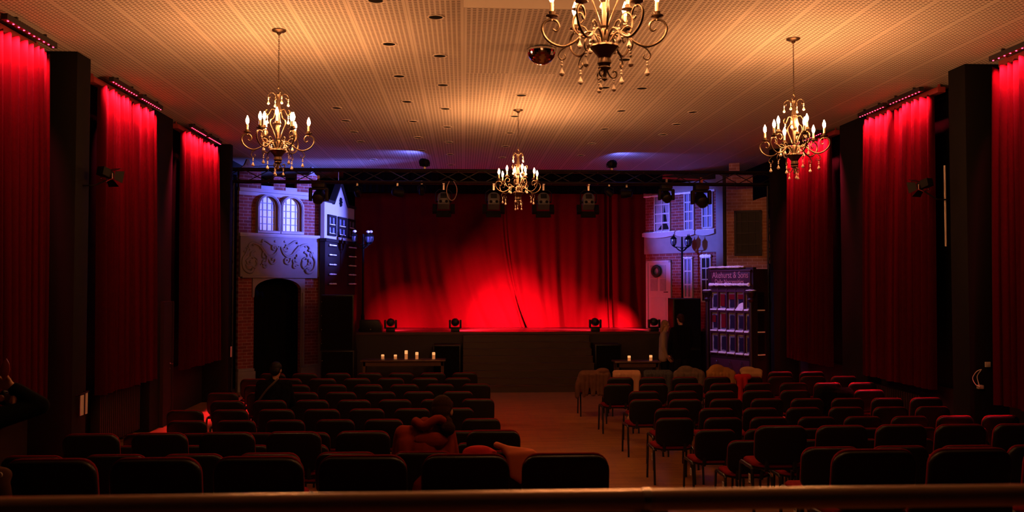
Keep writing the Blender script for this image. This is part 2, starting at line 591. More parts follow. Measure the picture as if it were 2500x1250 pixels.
# red back curtain of the stage: one cloth in two halves meeting at centre
def stage_curtain():
    X0, X1, Y0, Z0, Z1 = -3.0, 5.12, 24.88, SZ + 0.005, 5.05
    XS = 1.12
    def fold(x, z):
        h = (z - Z0) / (Z1 - Z0)
        low = max(0.0, 1 - h)
        k = low ** 2.2
        if x < XS + 0.55 * k:
            xr = x - 0.85 * k * min(1.0, max(0.0, (x - X0) / 4.2)) ** 0.7
        else:
            xr = x - 0.55 * k * max(0.0, 1 - (x - XS) / 2.0)
        a = 0.014 + 0.022 * low ** 1.5
        y = a * sin(xr * 9.5 + 0.7 * sin(xr * 2.3)) + 0.5 * a * sin(xr * 21.0 + 1.3 + 0.5 * sin(xr * 5))
        y += 0.10 * low ** 2 * sin(xr * 2.4 + 0.8)
        # deep crease at the centre split
        xc = XS + 0.62 * k
        dx = x - xc
        for o, w, dp in ((0.0, 0.035, 0.13), (0.10 - 0.08 * k, 0.03, 0.10), (-0.09 + 0.05 * k, 0.05, 0.06)):
            y += dp * math.exp(-((dx - o) / w) ** 2) * (0.35 + 0.65 * low)
        for xo in (4.02, 4.15):
            y += 0.10 * math.exp(-((x - xo) / 0.035) ** 2)
        y -= 0.05 * math.exp(-((x - 4.3) / 0.08) ** 2)
        y -= 0.16 * low ** 8                       # hem lying out on the boards
        return Y0 + y
    for nm, xa, xb, lab in (('stage_curtain', X0, XS, 'red back curtain of the stage, half beside the archway set'),
                            ('stage_curtain', XS, X1, 'red back curtain of the stage, half beside the shop set')):
        nx, nz = int((xb - xa) / 0.018), 70
        vs, fs = [], []
        for j in range(nz + 1):
            z = Z0 + (Z1 - Z0) * (j / nz)
            k = max(0.0, 1 - j / nz) ** 2.2
            for i in range(nx + 1):
                t = i / nx
                if xb == XS:
                    x = xa + (xb + 0.62 * k - xa) * t
                else:
                    x = (xa + 0.62 * k) + (xb - xa - 0.62 * k) * t
                vs.append((x, fold(x, z), z))
        for j in range(nz):
            for i in range(nx):
                a = j * (nx + 1) + i
                fs.append((a, a + 1, a + nx + 2, a + nx + 1))
        o = MB().add(vs, fs).build(nm, 'backcloth', smooth=True, angle=180)
        tag(o, lab, 'curtain', 'back curtain of the stage')
stage_curtain()

# black border above and black masking beside the curtain
def drape(name, label, p, q, z0, z1, amp=0.03, pitch=0.16):
    L = hypot(q[0] - p[0], q[1] - p[1])
    n = max(8, int(L / 0.03))
    ux, uy = (q[0] - p[0]) / L, (q[1] - p[1]) / L
    vs, fs = [], []
    for j, z in enumerate((z0, z1)):
        for i in range(n + 1):
            s = L * i / n
            w = amp * sin(2 * pi * s / pitch)
            vs.append((p[0] + ux * s - uy * w, p[1] + uy * s + ux * w, z))
    for i in range(n):
        fs.append((i, i + 1, n + 2 + i, n + 1 + i))
    return tag(MB().add(vs, fs).build(name, 'drape', smooth=True), label, 'drape', 'black masking drapes')
drape('border_drape', 'black border cloth hanging above the red stage curtain', (-3.2, 23.95), (5.4, 23.95), 4.97, CEIL)
drape('masking_drape', 'black masking drape beyond the archway set', (-5.5, 25.5), (-2.9, 25.5), 0, CEIL)
drape('masking_drape', 'black masking drape beyond the brick house set', (5.0, 25.6), (7.4, 25.6), 0, CEIL)
drape('masking_drape', 'black cloth hanging behind the archway opening', (-5.55, 21.9), (-3.75, 23.45), 0, 3.4)

# ------------------------------------------------------------------ archway set flat (stage left of house)
def arc(cx, cz, rx, rz, a0, a1, n):
    return [(cx + rx * cos(a0 + (a1 - a0) * i / n), cz + rz * sin(a0 + (a1 - a0) * i / n)) for i in range(n + 1)]

def spiral(cx, cz, r0, turns, start, sgn, n=22):
    out = []
    for i in range(n + 1):
        t = i / n
        r = r0 * (1 - 0.85 * t)
        a = start + sgn * turns * 2 * pi * t
        out.append((cx + r * cos(a), cz + r * sin(a)))
    return out

def archway():
    ang = radians(40.7)
    r = thing('archway_set', 'brick archway stage flat with twin arched windows and carved stone panel', 'stage set', (-5.25, 21.2, 0), ang)
    Wd = 2.15
    # brick wall, arch cut from below
    ap = [(0.0, 0.0), (0.40, 0.0), (0.40, 2.40)] + [(x, z) for x, z in reversed(arc(1.017, 2.38, 0.617, 0.27, 0, pi, 16))] + [(1.634, 0.0), (Wd, 0.0), (Wd, 4.62), (0, 4.62)]
    MB().prism(ap, 0.0, 0.10).build('brick_wall', 'brick', r)
    # stone surround of the arch
    ins = [(1.634, 0.5)] + arc(1.017, 2.38, 0.617, 0.27, 0, pi, 18) + [(0.40, 0.5)]
    outp = [(0.34, 0.5)] + [(0.34, 2.70), (1.77, 2.70)] + [(1.77, 0.5)]
    o2 = [(1.634, 0.5), (1.634, 2.38)] + arc(1.017, 2.38, 0.617, 0.27, 0.0, pi, 18)[1:] + [(0.385, 2.2), (0.34, 2.2), (0.34, 2.68), (1.74, 2.68), (1.74, 0.5)]
    MB().prism(o2, -0.045, 0.0).build('arch_surround', 'stone', r)
    MB().tube([(1.69, -0.06, 0.5), (1.69, -0.06, 2.3)], 0.035, 10).build('colonnette', 'stone', r, smooth=True)
    for a, b in ((-0.04, 0.41), (1.62, 2.17)):
        p = MB().box(a, -0.10, 0, b, 0.02, 0.47)
        p.box(a + 0.02, -0.08, 0.47, b - 0.02, 0.02, 0.53)
        p.build('plinth', 'stone', r, bevel=0.012)
    # carved panel with moulding
    pn = MB().box(0.0, -0.09, 2.69, 2.10, 0.0, 3.64).build('carved_panel', 'stone', r, bevel=0.01)
    MB().box(-0.03, -0.13, 3.66, 2.12, 0.0, 3.72).box(-0.02, -0.11, 3.64, 2.11, 0.0, 3.66).build('panel_moulding', 'stone_trim', r, bevel=0.008)
    MB().box(0.05, -0.105, 2.66, 2.05, 0.0, 2.70).build('lower_moulding', 'stone', r, bevel=0.006)
    yb = -0.095
    c = 1.02
    for s in (-1, 1):
        mb = MB()
        def T(path, r0=0.020, r1=0.012):
            mb.tube([(c + s * x, yb - 0.01, z) for x, z in path], [r0 * 1.6, r1 * 1.6], 8, smooth=2)
        T([(0.05, 3.40), (0.10, 3.28), (0.20, 3.20), (0.32, 3.22), (0.42, 3.34), (0.52, 3.44)], 0.014, 0.02)
        T([(0.02, 3.42), (0.09, 3.25), (0.22, 3.16), (0.36, 3.20), (0.50, 3.38), (0.60, 3.46), (0.74, 3.48), (0.82, 3.40), (0.78, 3.33)], 0.012, 0.024)
        T(spiral(0.16, 3.38, 0.075, 1.3, pi, s * 1), 0.022, 0.012)
        T([(0.15, 3.46), (0.24, 3.46), (0.36, 3.54), (0.46, 3.56), (0.47, 3.50)], 0.012, 0.02)
        T([(0.30, 3.20), (0.28, 3.08), (0.22, 3.00), (0.14, 3.03), (0.13, 3.11), (0.19, 3.13), (0.21, 3.08)], 0.014, 0.02)
        T([(0.34, 3.18), (0.36, 3.06), (0.40, 2.97), (0.46, 3.0), (0.45, 3.07), (0.40, 3.07)], 0.014, 0.018)
        T([(0.30, 3.10), (0.38, 3.26), (0.46, 3.24), (0.46, 3.16), (0.41, 3.15)], 0.012, 0.018)
        T(spiral(0.41, 2.95, 0.07, 1.2, 0.5, 1), 0.022, 0.012)
        T([(0.80, 3.40), (0.86, 3.30), (0.90, 3.20), (0.96, 3.12), (0.97, 3.0), (0.93, 2.88), (0.84, 2.80), (0.74, 2.80), (0.70, 2.88)], 0.014, 0.026)
        T([(0.66, 3.30), (0.74, 3.26), (0.76, 3.18), (0.70, 3.14)], 0.016, 0.022)
        T([(0.60, 3.10), (0.68, 3.16), (0.78, 3.14), (0.88, 3.04)], 0.012, 0.022)
        T([(0.62, 3.08), (0.60, 2.98), (0.66, 2.90), (0.74, 2.95), (0.84, 2.92), (0.88, 2.98)], 0.02, 0.014)
        T(spiral(0.80, 3.02, 0.07, 1.1, 2.0, -1), 0.02, 0.012)
        mb.ball((c + s * 0.80, yb, 2.93), (0.09, 0.03, 0.08))
        mb.ball((c + s * 0.86, yb, 3.24), (0.05, 0.025, 0.07))
        mb.ball((c + s * 0.13, yb, 3.54), (0.03, 0.025, 0.03))
        for x, z, rr in ((0.70, 3.44, 0.03), (0.86, 3.36, 0.03), (0.92, 3.28, 0.028), (0.52, 3.36, 0.026), (0.5, 2.98, 0.022)):
            mb.ball((c + s * x, yb, z), (rr, 0.022, rr))
        mb.build('carved_scroll', 'stone', pn, smooth=True, angle=70)
    # two arched windows
    for a, b in ((0.42, 1.01), (1.035, 1.655)):
        cx = (a + b) / 2
        rad = (b - a) / 2
        zc = 4.66 - rad
        outer = [(a, 3.73), (b, 3.73)] + arc(cx, zc, rad, rad, 0, pi, 18)
        inn = [(a + 0.05, 3.79), (b - 0.05, 3.79)] + arc(cx, zc, rad - 0.05, rad - 0.05, 0, pi, 18)
        n = len(outer)
        vs, fs = [], []
        for y in (-0.13, 0.0):
            vs += [(x, y, z) for x, z in outer] + [(x, y, z) for x, z in inn]
        for i in range(n):
            j = (i + 1) % n
            fs += [(i, j, n + j, n + i), (2 * n + i, 2 * n + j, 3 * n + j, 3 * n + i), (i, j, 2 * n + j, 2 * n + i), (n + i, n + j, 3 * n + j, 3 * n + i)]
        f = MB().add(vs, fs).build('arched_window', 'stone_trim', r)
        rim = MB().tube([(x, -0.135, z) for x, z in [(a + 0.025, 3.79)] + [(b - 0.025, 3.79)] + arc(cx, zc, rad - 0.025, rad - 0.025, 0, pi, 18)], 0.012, 6, closed=True)
        rim.build('frame_bead', 'stone_trim', f, smooth=True)
        MB().prism(inn, -0.02, -0.005).build('pane', 'pane', f)
        bars = MB()
        wi = b - a - 0.10
        for k in range(1, 4):
            x = a + 0.05 + wi * k / 4
            zt = zc + math.sqrt(max(0, (rad - 0.05) ** 2 - (x - cx) ** 2))
            bars.box(x - 0.010, -0.034, 3.79, x + 0.010, -0.02, zt)
        for k in range(1, 5):
            z = 3.79 + k * 0.165
            hw = rad - 0.05 if z < zc else math.sqrt(max(0.0001, (rad - 0.05) ** 2 - (z - zc) ** 2))
            bars.box(cx - hw, -0.034, z - 0.010, cx + hw, -0.02, z + 0.010)
        bars.build('glazing_bar', 'muntin', f)
        # inner reveal on the far side; its warm light is coloured in brown
        rev = [(b - 0.05 + 0.001, 3.79)] + [p for p in arc(cx, zc, rad - 0.05, rad - 0.05, 0, pi * 0.5, 10)]
        rin = [(b - 0.115, 3.79)] + [p for p in arc(cx - 0.02, zc, rad - 0.095, rad - 0.06, 0, pi * 0.5, 10)]
        MB().prism(rev + rin[::-1], -0.06, -0.03).build('warm_lit_reveal', 'reveal', f)
    # cornice and battlements
    MB().box(-0.02, -0.07, 4.70, 2.17, 0.02, 4.78).box(0.0, 0.0, 4.6, Wd, 0.1, 4.72).build('cornice', 'stone_trim', r, bevel=0.008)
    for a, b, z in ((0.0, 0.555, 5.22), (0.888, 1.207, 5.12), (1.52, Wd, 5.22)):
        MB().box(a, 0.0, 4.78, b, 0.10, z).build('merlon', 'brick', r)
    for a, b in ((0.555, 0.888), (1.207, 1.52)):
        MB().box(a, -0.01, 4.78, b, 0.09, 4.87).build('coping', 'stone_trim', r)
    # triangular pediment and ball finial above
    f1 = MB().box(-0.02, -0.02, 5.20, 0.44, 0.10, 5.25)
    f1.prism([(0.04, 5.25), (0.40, 5.25), (0.30, 5.33), (0.24, 5.47), (0.20, 5.47), (0.14, 5.33)], 0.0, 0.08)
    f1.lathe([(0.035, 0), (0.035, 0.01)], 12, Matrix.Translation((0.22, 0.0, 5.35)) @ Matrix.Rotation(pi / 2, 4, 'X'))
    f1.build('pediment', 'stone', r)
    f2 = MB().prism([(1.82, 5.22), (2.10, 5.22), (2.02, 5.27), (1.985, 5.36), (1.935, 5.36), (1.90, 5.27)], 0.0, 0.08)
    f2.ball((1.96, 0.04, 5.40), 0.055)
    f2.build('finial', 'stone', r, smooth=True, angle=30)
    # plain return board at the inner edge
    MB().box(Wd, -0.02, 0, Wd + 0.09, 0.10, 3.34).box(Wd, -0.01, 3.34, Wd + 0.05, 0.10, 4.7).build('edge_board', 'stone', r)
    return r
archway()

# ------------------------------------------------------------------ generic sash window on a flat
def sash(root, u0, u1, z0, z1, cols, rows, frame='white_paint', pane='curtain_pane', y=-0.05, w=0.035, bar=0.022, snow=False):
    f = MB()
    f.box(u0, y, z0, u0 + w, 0, z1).box(u1 - w, y, z0, u1, 0, z1).box(u0, y, z0, u1, 0, z0 + w).box(u0, y, z1 - w, u1, 0, z1)
    for k in range(1, cols):
        x = u0 + (u1 - u0) * k / cols
        f.box(x - bar / 2, y * 0.8, z0 + w, x + bar / 2, 0, z1 - w)
    for k in range(1, rows):
        z = z0 + (z1 - z0) * k / rows
        f.box(u0 + w, y * 0.85, z - bar * 0.8, u1 - w, 0, z + bar * 0.8)
    o = f.build('window', frame, root)
    MB().box(u0 + w * 0.5, -0.012, z0 + w * 0.5, u1 - w * 0.5, -0.004, z1 - w * 0.5).build('pane', pane, o)
    return o

def snow_ridge(root, u0, u1, y, z, h=0.035, d=0.07, name='snow', n=None):
    mb = MB()
    n = n or max(4, int((u1 - u0) / 0.05))
    for i in range(n):
        x = u0 + (u1 - u0) * (i + 0.5) / n
        mb.ball((x, y, z), ((u1 - u0) / n * 0.8, d * random.uniform(0.7, 1.0), h * random.uniform(0.7, 1.25)), 8)
    return mb.build(name, 'snow', root, smooth=True, angle=80)

# ------------------------------------------------------------------ white gabled house beside the archway
def gable():
    r = thing('gabled_house_set', 'white gabled house stage flat with three dark windows over dark lower storey', 'stage set', (-3.46, 22.45, 0), radians(77.9))
    up = [(0.0, 3.66), (2.25, 3.66), (2.25, 4.58), (1.66, 4.58), (1.13, 5.12), (0.64, 4.58), (0.0, 4.58)]
    MB().prism(up, 0.0, 0.10).build('gable_wall', 'white_paint', r)
    rf = MB()
    for p in ([(0.60, 4.555), (1.13, 5.145), (1.13, 5.215), (0.54, 4.555)], [(1.13, 5.145), (1.70, 4.555), (1.76, 4.555), (1.13, 5.215)]):
        rf.prism(p, -0.05, 0.12)
    rf.box(-0.03, -0.05, 4.57, 0.62, 0.12, 4.64).box(1.68, -0.05, 4.57, 2.28, 0.12, 4.64)
    rf.build('roof_edge', 'dark_timber', r)
    for a, b in ((0.18, 0.75), (0.91, 1.53), (1.69, 2.23)):
        f = sash(r, a, b, 3.74, 4.27, 2, 2, 'dark_timber', 'blue_pane', w=0.06, bar=0.06)
        snow_ridge(f, a + 0.08, b - 0.08, -0.035, 4.03, 0.014, 0.02)
        snow_ridge(f, a + 0.08, b - 0.08, -0.035, 3.80, 0.014, 0.02)
    # rosette on the gable
    mb = MB()
    for k in range(7):
        a = k * 2 * pi / 7
        mb.ball((1.13 + 0.055 * cos(a), -0.02, 4.66 + 0.09 * sin(a)), (0.035, 0.03, 0.04), 8)
    mb.ball((1.13, -0.03, 4.66), 0.04, 8)
    mb.build('rosette', 'black_metal', r, smooth=True)
    MB().box(-0.02, -0.03, SZ, 2.25, 0.10, 3.60).box(-0.04, -0.07, 3.58, 2.28, 0.10, 3.66).build('lower_storey', 'dark_timber', r)
    for k in range(5):
        z = 3.50 - 0.245 * k
        for a, b in ((0.22, 0.70), (1.68, 2.24)):
            s = MB().box(a - 0.02, -0.07, z - 0.04, b + 0.02, -0.03, z - 0.015).build('window_sill', 'dark_timber', r)
            for q in range(2):
                m = (a + b) / 2
                snow_ridge(s, a if q == 0 else m + 0.02, m - 0.02 if q == 0 else b, -0.06, z, 0.02, 0.03, n=3)
    # tie to the truss
    MB().tube([(1.13, 0.05, 5.16), (1.13, 0.05, CEIL - 0.01)], 0.008, 6).build('hanging_wire', 'steel', r)
    return r
gable()

# ------------------------------------------------------------------ brick house set on the other side
def brick_house():
    r = thing('brick_house_set', 'brick house stage flat with white door, sash windows and snowy stone bands', 'stage set', (5.07, 24.5, 0), radians(-53.4))
    L = 2.42
    MB().box(-0.03, 0, SZ, L, 0.1, 5.2).build('brick_wall', 'brick', r)
    MB().box(-0.06, -0.05, 4.94, L, 0.0, 5.22).build('stone_band', 'stone', r, bevel=0.01)
    MB().box(-0.05, -0.04, 3.34, L, 0.0, 3.84).build('stone_band', 'stone', r, bevel=0.01)
    snow_ridge(r, -0.04, 2.38, -0.05, 4.93, 0.03, 0.04)
    for a, b in ((-0.05, 1.09), (1.12, 1.76), (1.80, 2.40)):
        n = 14
        pl = [(a + (b - a) * i / n, 3.82 - 0.05 * sin(pi * i / n)) for i in range(n + 1)] + [(b, 3.92), (a, 3.92)]
        MB().prism(pl, -0.12, 0.0).build('window_ledge', 'stone_trim', r)
        snow_ridge(r, a + 0.02, b - 0.02, -0.07, 3.925, 0.018, 0.055)
    w1 = sash(r, 0.32, 0.88, 3.93, 4.93, 2, 4, 'white_paint', 'curtain_pane')
    dk = MB()
    dk.prism([(0.44, 4.0), (0.585, 4.0), (0.585, 4.15)], -0.018, -0.013).prism([(0.62, 4.0), (0.82, 4.0), (0.80, 4.06), (0.74, 4.16), (0.62, 4.18)], -0.018, -0.013)
    dk.prism([(0.63, 4.21), (0.75, 4.21), (0.72, 4.40), (0.63, 4.42)], -0.018, -0.013).prism([(0.64, 4.46), (0.70, 4.46), (0.67, 4.66)], -0.018, -0.013)
    dk.build('dark_gap', 'dark_pane', w1)
    sash(r, 1.36, 1.69, 3.93, 4.93, 2, 4, 'white_paint', 'blue_pane')
    sash(r, 1.95, 2.30, 3.96, 4.93, 2, 3, 'white_paint', 'blue_pane')
    w = sash(r, 1.34, 1.63, 2.15, 3.21, 2, 3, 'white_paint', 'blue_pane')
    snow_ridge(w, 1.33, 1.64, -0.05, 3.22, 0.02, 0.04)
    w = sash(r, 1.91, 2.23, 2.05, 3.22, 2, 4, 'white_paint', 'dark_pane')
    snow_ridge(w, 1.90, 2.24, -0.05, 3.24, 0.05, 0.05)
    # door with two tall panes
    d = MB()
    d.box(0.02, -0.05, SZ, 0.09, 0, 3.16).box(0.83, -0.05, SZ, 0.90, 0, 3.16).box(0.02, -0.05, 3.10, 0.90, 0, 3.16)
    d.box(0.09, -0.03, SZ, 0.83, 0, 3.10)
    dr = d.build('house_door', 'door_white', r)
    for a, b in ((0.17, 0.42), (0.51, 0.72)):
        MB().box(a, -0.036, 2.33, b, -0.029, 3.03).build('door_pane', 'curtain_pane', dr)
        MB().box(a, -0.040, 2.66, b, -0.034, 2.675).build('glazing_bar', 'door_white', dr)
    MB().box(0.20, -0.036, 1.5, 0.72, -0.029, 2.15).build('lower_panel', 'door_white', dr, bevel=0.003)
    MB().tube([(0.78, -0.03, 2.30), (0.78, -0.07, 2.30), (0.68, -0.075, 2.30)], 0.010, 6).build('door_handle', 'black_metal', dr)
    wr = tag(MB().tube([(0.13 * cos(a), 0, 0.13 * sin(a)) for a in [2 * pi * i / 20 for i in range(20)]], 0.045, 8, closed=True).build('wreath', 'wreath', None, smooth=True), 'dark Christmas wreath hanging on the white house door', 'wreath')
    wr.location = (5.07 + 0.42 * cos(radians(-53.4)) - 0.085 * 0.8, 24.5 + 0.42 * sin(radians(-53.4)) - 0.085 * 0.6, 2.87)
    wr.rotation_euler = (0, 0, radians(-53.4))
    bb = MB()
    for k in range(9):
        a = 2 * pi * k / 9
        bb.ball((0.13 * cos(a), -0.045, 0.13 * sin(a)), 0.014, 6)
    bb.build('berry', 'red_fabric', wr, smooth=True)
    # pale corner pilaster
    MB().box(L, -0.07, SZ, L + 0.22, 0.1, 5.4).build('corner_pilaster', 'stone', r, bevel=0.01)
    return r
brick_house()

def ochre_wall():
    r = thing('ochre_brick_set', 'ochre brick stage flat with one large dark barred window', 'stage set', (6.33, 21.1, 0), radians(-21.9))
    MB().prism([(-0.02, 0), (0.95, 0), (0.95, 4.60), (0.78, 4.56), (0.60, 4.50), (0.60, 5.15), (0.30, 5.15), (0.30, 5.42), (0.05, 5.42), (0.05, 5.1), (-0.02, 5.1)], 0, 0.1).build('brick_wall', 'brick_ochre', r)
    sash(r, 0.165, 0.80, 3.19, 4.27, 4, 4, 'dark_timber', 'dark_pane', w=0.05, bar=0.02)
    MB().box(0.95, -0.03, 3.0, 0.985, 0.1, 4.05).build('edge_batten', 'reveal', r)
    return r
ochre_wall()

# ------------------------------------------------------------------ shop front
def text_mesh(body, size, m, parent, loc, sx=1.0, rot=(pi / 2, 0, 0)):
    cu = bpy.data.curves.new('lettering', 'FONT')
    cu.body = body
    cu.size = size
    cu.extrude = 0.003
    cu.align_x = 'CENTER'
    o = bpy.data.objects.new('lettering', cu)
    COL.objects.link(o)
    dg = bpy.context.evaluated_depsgraph_get()
    me = bpy.data.meshes.new_from_object(o.evaluated_get(dg))
    bpy.data.objects.remove(o)
    bpy.data.curves.remove(cu)
    me.materials.clear()
    me.materials.append(M[m])
    t = bpy.data.objects.new('lettering', me)
    COL.objects.link(t)
    t.parent = parent
    t.location = loc
    t.rotation_euler = rot
    t.scale = (sx, 1, 1)
    return t

def shop():
    r = thing('shop_front_set', 'plum shop front with snowy sills and painted sign Akehurst & Sons', 'stage set', (5.86, 20.9, 0), radians(-62.3))
    L = 1.355
    b = MB().box(-0.10, 0.0, 0, L, 0.10, 0.93).box(-0.10, 0.0, 2.36, L, 0.10, 2.89).box(-0.10, 0, 0.93, 0.0, 0.1, 2.36).box(-0.10, 0.34, 0, L, 0.38, 2.85)
    b.build('shop_body', 'shop_dark', r)
    sg = MB().box(0.05, -0.03, 2.50, 1.29, 0.0, 2.82).build('sign_board', 'shop', r, bevel=0.006)
    MB().box(0.02, -0.05, 2.80, 1.32, 0.0, 2.84).box(0.02, -0.05, 2.47, 1.32, 0.0, 2.51).build('sign_moulding', 'shop', sg, bevel=0.005)
    text_mesh('Akehurst & Sons', 0.205, 'letter', sg, (0.67, -0.036, 2.655), 0.82)
    text_mesh('Daily Neccessities', 0.15, 'letter', sg, (0.64, -0.036, 2.52), 0.84)
    snow_ridge(r, 0.0, 1.10, -0.02, 2.905, 0.028, 0.07)
    snow_ridge(r, 0.02, 1.30, -0.06, 2.50, 0.038, 0.05)
    xs = [0.0, 0.26, 0.54, 0.815, 1.085, 1.26]
    rows = [(1.94, 2.33), (1.45, 1.86), (0.94, 1.37)]
    fr = MB()
    for x in xs:
        fr.box(x - 0.018, -0.025, 0.86, x + 0.018, 0.06, 2.40)
    for z0, z1 in rows:
        fr.box(-0.02, -0.03, z0 - 0.06, 1.28, 0.06, z0 - 0.02)
        fr.box(-0.02, -0.02, z1, 1.28, 0.05, z1 + 0.05)
    f = fr.build('window_frame', 'shop', r)
    gl = bpy.data.materials.new('frosted_edge_glass')
    gl.use_nodes = True
    nt = gl.node_tree
    pb = nt.nodes['Principled BSDF']
    pb.inputs['Roughness'].default_value = 0.25
    uv = nt.nodes.new('ShaderNodeTexCoord')
    s2 = nt.nodes.new('ShaderNodeSeparateXYZ')
    nt.links.new(uv.outputs['Generated'], s2.inputs[0])
    def MM(op, a, bb=None):
        n = nt.nodes.new('ShaderNodeMath'); n.operation = op
        for i, v in enumerate((a, bb)):
            if v is None: continue
            if isinstance(v, (int, float)): n.inputs[i].default_value = v
            else: nt.links.new(v, n.inputs[i])
        return n.outputs[0]
    dx = MM('ABSOLUTE', MM('SUBTRACT', s2.outputs['X'], 0.55))
    dz = MM('ABSOLUTE', MM('SUBTRACT', s2.outputs['Z'], 0.46))
    e = MM('MAXIMUM', dx, dz)
    nz = nt.nodes.new('ShaderNodeTexNoise'); nz.inputs['Scale'].default_value = 9
    nt.links.new(uv.outputs['Object'], nz.inputs['Vector'])
    e2 = MM('ADD', e, MM('MULTIPLY', MM('SUBTRACT', nz.outputs['Fac'], 0.5), 0.18))
    mr = nt.nodes.new('ShaderNodeMapRange')
    mr.inputs[1].default_value = 0.34; mr.inputs[2].default_value = 0.50
    nt.links.new(e2, mr.inputs[0])
    mx = nt.nodes.new('ShaderNodeMix'); mx.data_type = 'RGBA'
    nt.links.new(mr.outputs[0], mx.inputs[0])
    mx.inputs[6].default_value = (0.018, 0.014, 0.03, 1)
    mx.inputs[7].default_value = (0.42, 0.40, 0.46, 1)
    nt.links.new(mx.outputs[2], pb.inputs['Base Color'])
    for z0, z1 in rows:
        for i in range(5):
            p = MB().box(xs[i] + 0.018, 0.03, z0, xs[i + 1] - 0.018, 0.036, z1).build('window_pane', gl, f)
            a, c2 = xs[i] + 0.02, xs[i + 1] - 0.02
            sl = MB().box(a, -0.05, z0 - 0.035, c2, 0.03, z0 - 0.005).build('snow_sill', 'snow', f, bevel=0.008)
            if i:
                snow_ridge(sl, a, c2, -0.02, z0 - 0.005, 0.014, 0.035, n=4)
    # goods behind the upper panes
    MB().prism([(0.83, 1.95), (1.06, 1.95), (1.08, 2.08), (1.02, 2.09), (0.93, 2.06)], -0.012, 0.028).build('snow_drift', 'snow', r)
    g = MB().box(0.30, 0.02, 2.0, 0.44, 0.029, 2.28).box(0.58, 0.02, 2.16, 0.76, 0.029, 2.28).box(0.86, 0.02, 2.17, 1.02, 0.029, 2.28).box(0.32, 0.02, 1.50, 0.46, 0.029, 1.82).box(0.03, 0.02, 1.62, 0.14, 0.029, 1.78)
    g.build('painted_goods', 'red_fabric', r)
    MB().box(0.0, -0.02, 0.1, 1.26, 0.0, 0.78).build('stall_riser', 'shop', r, bevel=0.006)
    # column with capital
    cm = MB().tube([(1.31, -0.03, 0.0), (1.31, -0.03, 2.25)], 0.045, 14)
    c = cm.build('column', 'shop_dark', r, smooth=True)
    MB().lathe([(0.05, 2.10), (0.085, 2.16), (0.06, 2.20), (0.11, 2.30), (0.13, 2.32), (0.13, 2.36)], 16, c=(1.31, -0.03, 0)).build('capital', 'shop_dark', c, smooth=True)
    snow_ridge(c, 1.20, 1.42, -0.03, 2.365, 0.022, 0.10)
    c = MB().tube([(-0.08, -0.03, 0.0), (-0.08, -0.03, 2.25)], 0.045, 14).build('column', 'shop_dark', r, smooth=True)
    MB().lathe([(0.05, 2.10), (0.085, 2.16), (0.06, 2.20), (0.11, 2.30), (0.13, 2.32), (0.13, 2.36)], 16, c=(-0.08, -0.03, 0)).build('capital', 'shop_dark', c, smooth=True)
    snow_ridge(c, -0.19, 0.03, -0.03, 2.365, 0.022, 0.09)
    # side return facing the hall, angled
    ang = radians(22.1 + 62.3)
    mx = Matrix.Translation((L, 0, 0)) @ Matrix.Rotation(ang, 4, 'Z')
    sd = MB().box(0, 0, 0, 0.42, 0.08, 2.85, mx)
    s = sd.build('side_wall', 'shop_dark', r)
    for z0, z1 in rows:
        MB().box(0.12, -0.012, z0, 0.30, 0.0, z1, mx).build('side_pane', 'dark_pane', s)
        MB().box(0.115, -0.03, z0 - 0.03, 0.305, 0.0, z0 - 0.003, mx).build('side_sill', 'snow', s)
    # little hooks under the windows
    for x in (0.25, 0.66, 1.03):
        MB().tube([(x, -0.02, 0.74), (x, -0.07, 0.74), (x + 0.03, -0.08, 0.68), (x, -0.07, 0.64)], 0.009, 6, smooth=3).build('hook', 'steel', r, smooth=True)
    return r
shop()

# ------------------------------------------------------------------ street lamps on the set
def street_lamp(label, loc, rot, top, nl, caps):
    r = thing('street_lamp', label, 'street lamp', loc, rot, 'street lamps on the stage')
    H = top - loc[2]
    MB().lathe([(0.11, 0), (0.11, 0.05), (0.06, 0.10), (0.045, 0.35), (0.05, 0.38), (0.03, 0.45), (0.026, H - 0.45), (0.04, H - 0.42), (0.028, H - 0.38), (0.022, H - 0.12)], 12).build('pole', 'black_metal', r, smooth=True)
    offs = [(-0.22, 0.0), (0.20, 0.05), (0.10, -0.20)][:nl]
    for k, (dx, dy) in enumerate(offs):
        dz = [0.0, 0.0, -0.02][k]
        arm = MB().tube([(0, 0, H - 0.50), (dx * 0.4, dy * 0.4, H - 0.46), (dx * 0.7, dy * 0.7, H - 0.40), (dx, dy, H - 0.37 + dz)], 0.014, 6, smooth=4)
        arm.tube([(0, 0, H - 0.40), (dx, dy, H - 0.375 + dz)], 0.009, 6)
        a = arm.build('arm', 'black_metal', r, smooth=True)
        c = (dx, dy, H - 0.37 + dz)
        ln = MB().lathe([(0.02, 0), (0.05, 0.03), (0.055, 0.045)], 10, c=c)
        ln.lathe([(0.075, 0.19), (0.085, 0.205), (0.045, 0.25), (0.02, 0.27), (0.012, 0.30), (0.004, 0.33)], 10, c=c)
        for q in range(6):
            an = q * pi / 3
            ln.tube([(c[0] + rr * cos(an), c[1] + rr * sin(an), c[2] + zz) for rr, zz in ((0.052, 0.04), (0.075, 0.10), (0.078, 0.15), (0.074, 0.20))], 0.006, 5)
        l = ln.build('lantern', 'black_metal', r, smooth=True)
        MB().lathe([(0.045, 0.045), (0.068, 0.10), (0.070, 0.15), (0.066, 0.19)], 12, c=c).build('lantern_glass', 'lamp_glass', l, smooth=True)
        if caps:
            MB().ball((c[0], c[1], c[2] + 0.315), (0.05, 0.05, 0.035)).build('snow_cap', 'snow', l, smooth=True)
    return r
street_lamp('tall black street lamp with snow-capped lanterns beside the gabled house', (-2.58, 23.2, SZ), 0.2, 3.93, 3, True)
